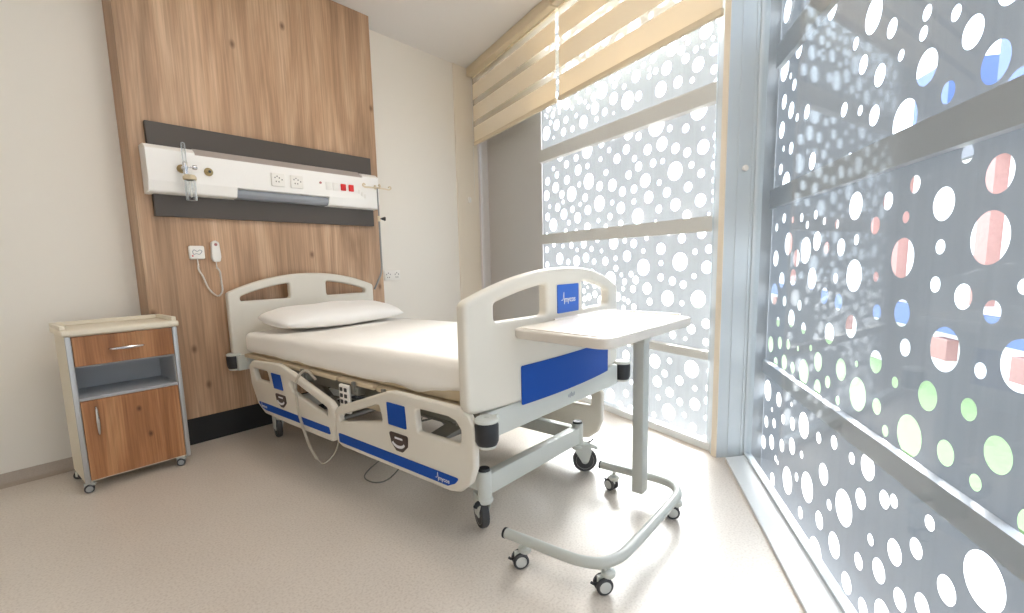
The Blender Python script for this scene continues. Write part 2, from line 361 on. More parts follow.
HW = "3.355,2.357,0.044 3.181,2.332,0.024 3.075,2.372,0.024 2.91,2.326,0.057 2.739,2.372,0.027 2.677,2.281,0.019 2.561,2.31,0.039 3.646,2.333,0.013 3.557,2.324,0.026 3.46,2.319,0.016 3.368,2.237,0.029 3.229,2.235,0.018 3.075,2.258,0.018 2.995,2.224,0.044 2.882,2.169,0.028 2.786,2.235,0.042 2.643,2.18,0.059 2.536,2.178,0.031 3.662,2.199,0.058 3.505,2.231,0.043 3.404,2.152,0.032 3.549,2.139,0.013 3.28,2.146,0.025 3.135,2.162,0.048 2.976,2.143,0.02 2.785,2.135,0.011 2.788,1.979,0.028 2.631,1.959,0.043 3.266,1.994,0.019 3.091,1.941,0.061 2.92,1.951,0.028 2.832,1.89,0.02 2.651,1.857,0.033 2.532,1.917,0.027 3.455,1.964,0.036 3.649,1.984,0.027 3.232,1.911,0.028 2.746,1.812,0.034 2.569,1.779,0.022 2.93,1.844,0.018 2.441,2.272,0.018 2.408,2.366,0.027 2.293,2.27,0.041 2.252,2.372,0.045 2.128,2.361,0.018 2.144,2.274,0.028 2.052,2.209,0.041 2.001,2.373,0.045 1.944,2.25,0.031 1.903,2.341,0.023 1.938,2.144,0.025 2.339,2.16,0.047 2.2,2.159,0.034 2.092,2.136,0.017 2.038,1.956,0.058 2.218,1.98,0.019 2.371,1.948,0.067 1.882,1.959,0.042 1.897,1.86,0.027 2.518,1.984,0.019 2.258,1.903,0.021 2.132,1.873,0.026 2.005,1.842,0.011 3.365,1.885,0.03 3.559,1.884,0.019 3.506,1.823,0.028 3.651,1.792,0.034 3.361,1.76,0.036 3.207,1.812,0.041 3.087,1.822,0.022 2.867,1.737,0.023 2.625,1.68,0.029 2.528,1.72,0.031 3.194,1.698,0.021 3.071,1.704,0.06 2.94,1.648,0.035 2.796,1.635,0.044 2.687,1.575,0.033 2.571,1.576,0.029 3.527,1.72,0.044 3.436,1.651,0.033 3.672,1.671,0.044 3.297,1.637,0.061 3.117,1.587,0.031 3.419,1.588,0.017 3.623,1.573,0.018 3.501,1.551,0.034 3.181,1.542,0.018 2.943,1.52,0.059 2.797,1.511,0.019 2.703,1.463,0.041 2.57,1.492,0.02 3.287,1.513,0.027 3.083,1.487,0.037 3.408,1.485,0.044 3.216,1.438,0.042 3.659,1.485,0.035 3.57,1.409,0.055 3.339,1.409,0.022 2.953,1.394,0.018 2.82,1.413,0.025 2.531,1.388,0.054 2.702,1.354,0.023 3.091,1.353,0.037 2.866,1.345,0.02 3.385,1.342,0.022 3.237,1.333,0.017 3.673,1.329,0.019 3.563,1.24,0.026 3.676,1.197,0.028 3.428,1.22,0.018 3.305,1.22,0.026 3.226,1.181,0.017 3.138,1.226,0.035 3.038,1.183,0.021 2.968,1.251,0.023 2.917,1.163,0.016 2.779,1.218,0.048 2.659,1.228,0.019 2.568,1.204,0.031 3.477,1.113,0.05 3.352,1.084,0.025 3.233,1.091,0.043 3.109,1.115,0.038 3.007,1.084,0.023 2.872,1.084,0.032 2.757,1.104,0.019 2.635,1.117,0.039 3.673,1.063,0.027 2.752,1.031,0.023 1.906,1.781,0.028 2.446,1.813,0.034 2.321,1.823,0.044 2.209,1.772,0.032 2.117,1.73,0.028 2,1.737,0.042 1.913,1.67,0.016 2.395,1.718,0.026 2.312,1.715,0.018 2.208,1.635,0.057 2.082,1.65,0.02 2.009,1.589,0.025 1.915,1.536,0.018 2.464,1.617,0.046 2.339,1.585,0.019 2.103,1.524,0.03 2.431,1.504,0.04 2.272,1.514,0.031 2.009,1.434,0.039 1.913,1.423,0.017 2.2,1.429,0.039 2.339,1.417,0.026 2.108,1.356,0.032 2.366,1.342,0.01 1.947,1.349,0.01 2.25,1.26,0.019 2.142,1.218,0.03 1.994,1.239,0.032 1.896,1.247,0.02 2.444,1.236,0.018 2.474,1.15,0.017 2.314,1.159,0.038 2.039,1.132,0.018 1.938,1.145,0.026 2.153,1.073,0.058 2.472,1.037,0.057 2.312,1.066,0.018 1.95,1.038,0.038 2.592,0.99,0.021 2.311,0.972,0.025 2.211,0.95,0.028 2.123,0.93,0.025 2.041,0.984,0.017 2.571,0.885,0.026 2.434,0.894,0.04 1.885,0.9,0.03 2.408,0.805,0.025 2.249,0.837,0.051 2.13,0.812,0.017 2.006,0.844,0.054 1.906,0.794,0.017 2.559,0.757,0.024 1.944,0.7,0.03 2.052,0.655,0.031 2.2,0.601,0.027 2.097,0.588,0.013 2.636,0.394,0.038 2.531,0.425,0.021 2.53,0.351,0.029 2.352,0.399,0.048 2.222,0.424,0.02 2.042,0.402,0.055 1.886,0.413,0.039 2.262,0.331,0.025 2.136,0.309,0.031 2.327,0.262,0.038 2.578,0.206,0.018 1.906,0.306,0.027 2.013,0.285,0.018 2.216,0.213,0.033 2.804,0.061,0.043 2.633,0.108,0.028 2.533,0.153,0.028 2.316,0.152,0.019 1.914,0.228,0.026 2.129,0.168,0.025 2.009,0.182,0.039 2.696,-0.001,0.032 2.582,0.003,0.028 2.221,0.076,0.055 2.353,0.02,0.02 2.09,0.091,0.018 1.92,0.117,0.019 2.018,0.032,0.027 1.924,-0.009,0.016 1.941,0.588,0.023 3.117,0.926,0.025 2.999,0.904,0.029 2.866,0.878,0.017 3.072,0.803,0.028 2.924,0.781,0.038 2.732,0.821,0.033 3.537,-0.208,0.024 2.724,0.519,0.017 1.896,2.617,0.032 3.61,0.248,0.018 2.211,2.948,0.027 3.483,0.7,0.027 3.559,0.582,0.027 2.339,2.858,0.016 3.003,2.907,0.019 3.545,2.856,0.029 3.456,0.555,0.059 3.228,2.378,0.018 2.662,2.971,0.036 2.98,2.787,0.016 3.146,-0.002,0.017 3.206,0.853,0.034 2.768,2.513,0.024 3.145,0.64,0.028 2.501,2.851,0.018 3.398,2.622,0.019 2.185,2.504,0.028 2.367,3.047,0.019 2.202,2.668,0.055 2.329,2.702,0.059 3.573,2.558,0.043 3.37,0.953,0.03 2.924,2.908,0.033 3.467,-0.28,0.047 3.475,0.96,0.032 3.607,2.766,0.023 3.208,0.709,0.033 2.454,3.008,0.019 2.148,-0.216,0.035 2.678,0.678,0.022 3.189,-0.206,0.035 3.412,2.512,0.039 3.41,0.355,0.024 3.137,-0.133,0.034 2.986,2.467,0.021 3.058,2.764,0.031 2.868,0.568,0.064 3.619,2.402,0.037 3.2,0.302,0.032 2.087,2.97,0.018 2.583,2.629,0.057 2.08,2.447,0.022 3.085,0.67,0.017 3.672,-0.201,0.016 1.94,2.505,0.021 3.305,0.028,0.055 1.973,-0.183,0.02 2.909,0.959,0.02 3.364,0.447,0.025 2.877,2.68,0.058 3.633,2.48,0.012 2.932,2.478,0.018 2.685,2.836,0.04 2.253,-0.307,0.02 2.335,2.985,0.036 2.565,-0.246,0.051 3.345,2.799,0.025 3.615,-0.252,0.029 3.107,2.496,0.047 3.116,2.999,0.027 2.04,2.872,0.043 3.247,0.46,0.044 3.626,0.317,0.013 3.199,2.433,0.033 3.599,0.054,0.04 3.33,3.045,0.032 3.176,0.181,0.02 2.029,2.448,0.019 3.419,-0.018,0.052 3.328,-0.271,0.018 3.023,-0.183,0.026 3.478,0.196,0.029 2.642,0.613,0.042 3.35,2.899,0.052 2.189,2.819,0.034 3.545,0.698,0.02 3.218,0.08,0.015 2.496,2.432,0.027 3.204,0.583,0.04 3.045,2.688,0.031 3.445,0.786,0.042 3.625,0.986,0.025 3.466,0.13,0.01 2.637,2.515,0.018 3.373,-0.146,0.04 2.378,-0.265,0.031 1.883,1.134,0.017 2.66,2.437,0.021 2.545,3.009,0.032 2.461,2.569,0.03 3.01,2.311,0.03 3.242,2.605,0.047 2.708,2.688,0.02 3.667,2.548,0.027 3.004,0.095,0.042 3.67,0.132,0.025 3.065,0.514,0.024 3.667,0.802,0.02 3.078,0.015,0.017 3.536,0.771,0.029 3.017,2.558,0.04 3.124,-0.046,0.017 1.921,-0.249,0.035 2.602,2.749,0.029 2.015,2.995,0.047 3.165,2.913,0.02 3.102,0.166,0.024 3.529,0.482,0.03 2.44,2.881,0.024 3.27,0.169,0.057 3.209,2.791,0.068 1.954,2.313,0.013 3.551,-0.153,0.02 3.116,2.688,0.022 2.751,3.04,0.028 3.061,0.573,0.019 2.947,0.487,0.034 3.12,-0.229,0.027 2.839,2.836,0.027 3.124,0.575,0.018 2.866,3.022,0.044 3.031,0.373,0.026 2.076,2.679,0.016 3.479,2.893,0.03 2.026,2.772,0.04 3.521,0.131,0.028 3.433,2.71,0.031 3.275,2.994,0.024 3.266,-0.258,0.033 3.523,0.355,0.046 2.292,2.822,0.03 2.966,0.707,0.03 2.05,-0.202,0.047 3.659,0.524,0.036 3.146,0.509,0.026 2.663,0.489,0.017 1.993,2.688,0.035 3.483,2.568,0.016 3.023,3.007,0.032 2.808,2.374,0.026 3.111,0.327,0.018 3.562,2.941,0.032 2.022,2.299,0.013 3.296,2.735,0.023 3.29,0.338,0.027 1.93,2.89,0.041 3.595,0.892,0.025 3.451,2.388,0.042 3.33,2.639,0.037 2.035,2.616,0.02 3.044,-0.263,0.031 3.04,2.456,0.018 3.6,0.776,0.017 2.634,2.367,0.013 3.627,0.197,0.024 2.731,2.598,0.044 2.357,2.797,0.023 3.498,2.97,0.018 3.479,-0.124,0.023 3.142,0.724,0.017 1.914,2.397,0.024 2.106,2.593,0.036 3.582,0.402,0.018 3.639,2.893,0.027 3.204,0.973,0.033 3.405,0.646,0.018 3.11,0.438,0.03 2.44,2.315,0.013 2.812,0.949,0.058 2.354,2.458,0.031 2.185,3.053,0.024 2.843,2.76,0.017 3.583,-0.039,0.021 2.071,2.298,0.019 3.432,3.023,0.011 3.32,0.664,0.043 2.787,2.96,0.016 2.667,0.745,0.019 1.942,2.82,0.019 2.783,2.914,0.017 3.01,2.835,0.02 3.639,2.979,0.021 2.178,2.333,0.026 3.4,0.176,0.017 3.654,-0.066,0.027 3.032,0.998,0.028 3.223,-0.078,0.02 2.726,-0.298,0.029 2.308,-0.293,0.021 3.315,0.533,0.019 3.142,0.088,0.045 3.288,0.806,0.027 3.497,0.068,0.023 3.234,-0.313,0.01 3.526,2.76,0.043 3.436,0.437,0.038 2.95,2.73,0.019 3.001,0.269,0.052 3.668,0.892,0.017 2.948,2.987,0.027 2.775,2.321,0.024 3.087,0.88,0.011 2.798,0.678,0.016 3.524,3.047,0.019 3.279,2.307,0.018 2.748,0.658,0.018 3.68,2.744,0.016 3.642,0.615,0.026 2.558,0.687,0.013 1.897,2.737,0.017 3.637,0.43,0.016 3.415,2.809,0.017 2.693,0.984,0.015 2.502,2.923,0.02 1.894,2.999,0.026 2.249,2.981,0.014 3.315,2.454,0.04 2.076,-0.31,0.015 2.432,2.636,0.021 3.255,0.993,0.01 1.908,2.064,0.034 3.377,0.214,0.016 2.963,0.621,0.018 3.258,-0.13,0.019 2.564,2.426,0.026 2.283,2.564,0.032 3.531,0.261,0.025 3.121,0.229,0.023 2.595,2.96,0.019 2.509,2.773,0.023 2.33,2.393,0.017 2.418,2.751,0.021 3.044,0.718,0.021 1.961,2.56,0.024 3.369,0.595,0.021 3.164,0.376,0.036 2.673,0.883,0.017 3.273,0.923,0.033 1.911,2.456,0.012 2.567,2.813,0.018 3.512,2.466,0.034 2.632,2.914,0.015 2.443,2.81,0.025 2.973,2.392,0.02 3.342,0.298,0.024 2.035,2.55,0.025 2.748,0.464,0.027 2.154,2.989,0.019 2.844,2.469,0.021 2.711,2.49,0.019 2.253,2.89,0.029 3.642,-0.15,0.019 3.252,2.518,0.027 2.569,0.547,0.036 3.659,0.683,0.019 2.869,0.821,0.019 3.004,0.172,0.018 2.907,2.823,0.024 3.13,0.784,0.022 3.473,2.628,0.01 2.283,3.036,0.02 3.214,2.923,0.017 3.381,2.992,0.03 3.028,0.457,0.02 3.004,0.526,0.017 3.197,2.996,0.018 3.612,0.571,0.015 2.871,2.56,0.028 2.64,-0.269,0.012 3.436,2.582,0.019 2.086,3.061,0.015 2.314,2.922,0.019 3.161,2.664,0.016 3.039,0.653,0.017 2.944,2.576,0.011 2.121,2.78,0.011 2.836,0.758,0.015 3.323,0.413,0.009 1.919,1.619,0.022 1.877,1.707,0.016 2.352,2.568,0.019 2.438,2.48,0.027 3.013,-0.129,0.019 2.444,2.964,0.009 2.492,2.359,0.019 3.445,2.977,0.024 2.513,2.691,0.02 3.432,0.878,0.027 3.459,0.304,0.009 2.869,0.705,0.033 3.506,0.002,0.025 2.734,2.894,0.016 1.911,-0.102,0.021 2.742,2.441,0.026 3.414,-0.216,0.018 2.939,0.896,0.021 2.787,2.785,0.03 3.603,2.685,0.033 2.386,2.285,0.021 2.688,2.741,0.026 3.351,0.826,0.016 3.594,2.272,0.021 3.676,2.356,0.011 2.579,0.611,0.009 2.801,0.461,0.015 3.6,0.478,0.015 3.527,2.363,0.012 3.002,-0.016,0.024 2.136,2.536,0.015 1.885,1.007,0.023 3.178,2.533,0.018 3.677,0.935,0.012 2.105,2.811,0.01 2.231,2.744,0.011 3.193,0.024,0.015 3.641,3.038,0.019 2.733,0.614,0.018 3.592,0.655,0.017 3.113,2.304,0.017 3.112,2.795,0.018 2.777,0.758,0.021 3.427,0.721,0.01 3.412,0.088,0.035 3.276,0.6,0.01 2.123,-0.294,0.022 3.267,2.682,0.018 2.649,2.697,0.022 2.162,2.403,0.02 2.664,-0.304,0.017 2.686,3.053,0.02 2.933,3.042,0.01 1.914,1.471,0.017 3.138,0.848,0.02 3.334,0.743,0.021 3.168,2.701,0.01 3.06,2.904,0.02 2.776,0.522,0.023 1.889,1.341,0.017 2.609,0.483,0.02 1.883,2.517,0.018 3.573,-0.099,0.01 3.532,0.917,0.025 3.677,0.27,0.02 2.665,0.81,0.017 3.663,2.803,0.022 2.97,2.659,0.025 2.996,0.827,0.027 2.658,0.934,0.023 3.466,2.824,0.025 3.548,-0.279,0.014 2.544,2.509,0.044 2.544,0.949,0.029 3.168,3.054,0.019 2.258,2.489,0.035 2.777,2.711,0.025 3.519,-0.072,0.017 3.675,2.671,0.019 3.655,0.757,0.017 2.2,-0.292,0.024 3.519,2.627,0.017 2.463,-0.291,0.028 3.669,-0.259,0.01 3.361,0.389,0.02 3.3,-0.179,0.029 3.571,0.207,0.018 2.97,0.556,0.016 3.295,0.986,0.02 2.87,0.444,0.02 1.882,0.577,0.019 2.12,2.423,0.013 3.082,2.636,0.014 2.03,-0.293,0.012 2.42,2.945,0.01 3.102,0.372,0.012 2.62,0.793,0.02 2.151,2.454,0.016 3.594,0.527,0.019 1.916,1.725,0.01 3.136,2.608,0.014 3.258,0.263,0.026 3.116,2.891,0.017 2.176,2.752,0.012 3.336,-0.094,0.012 3.095,-0.308,0.017 2.124,2.713,0.025 3.096,2.948,0.017 1.902,2.784,0.017 2.967,2.854,0.009 3.675,0.363,0.022 2.13,3.046,0.019"
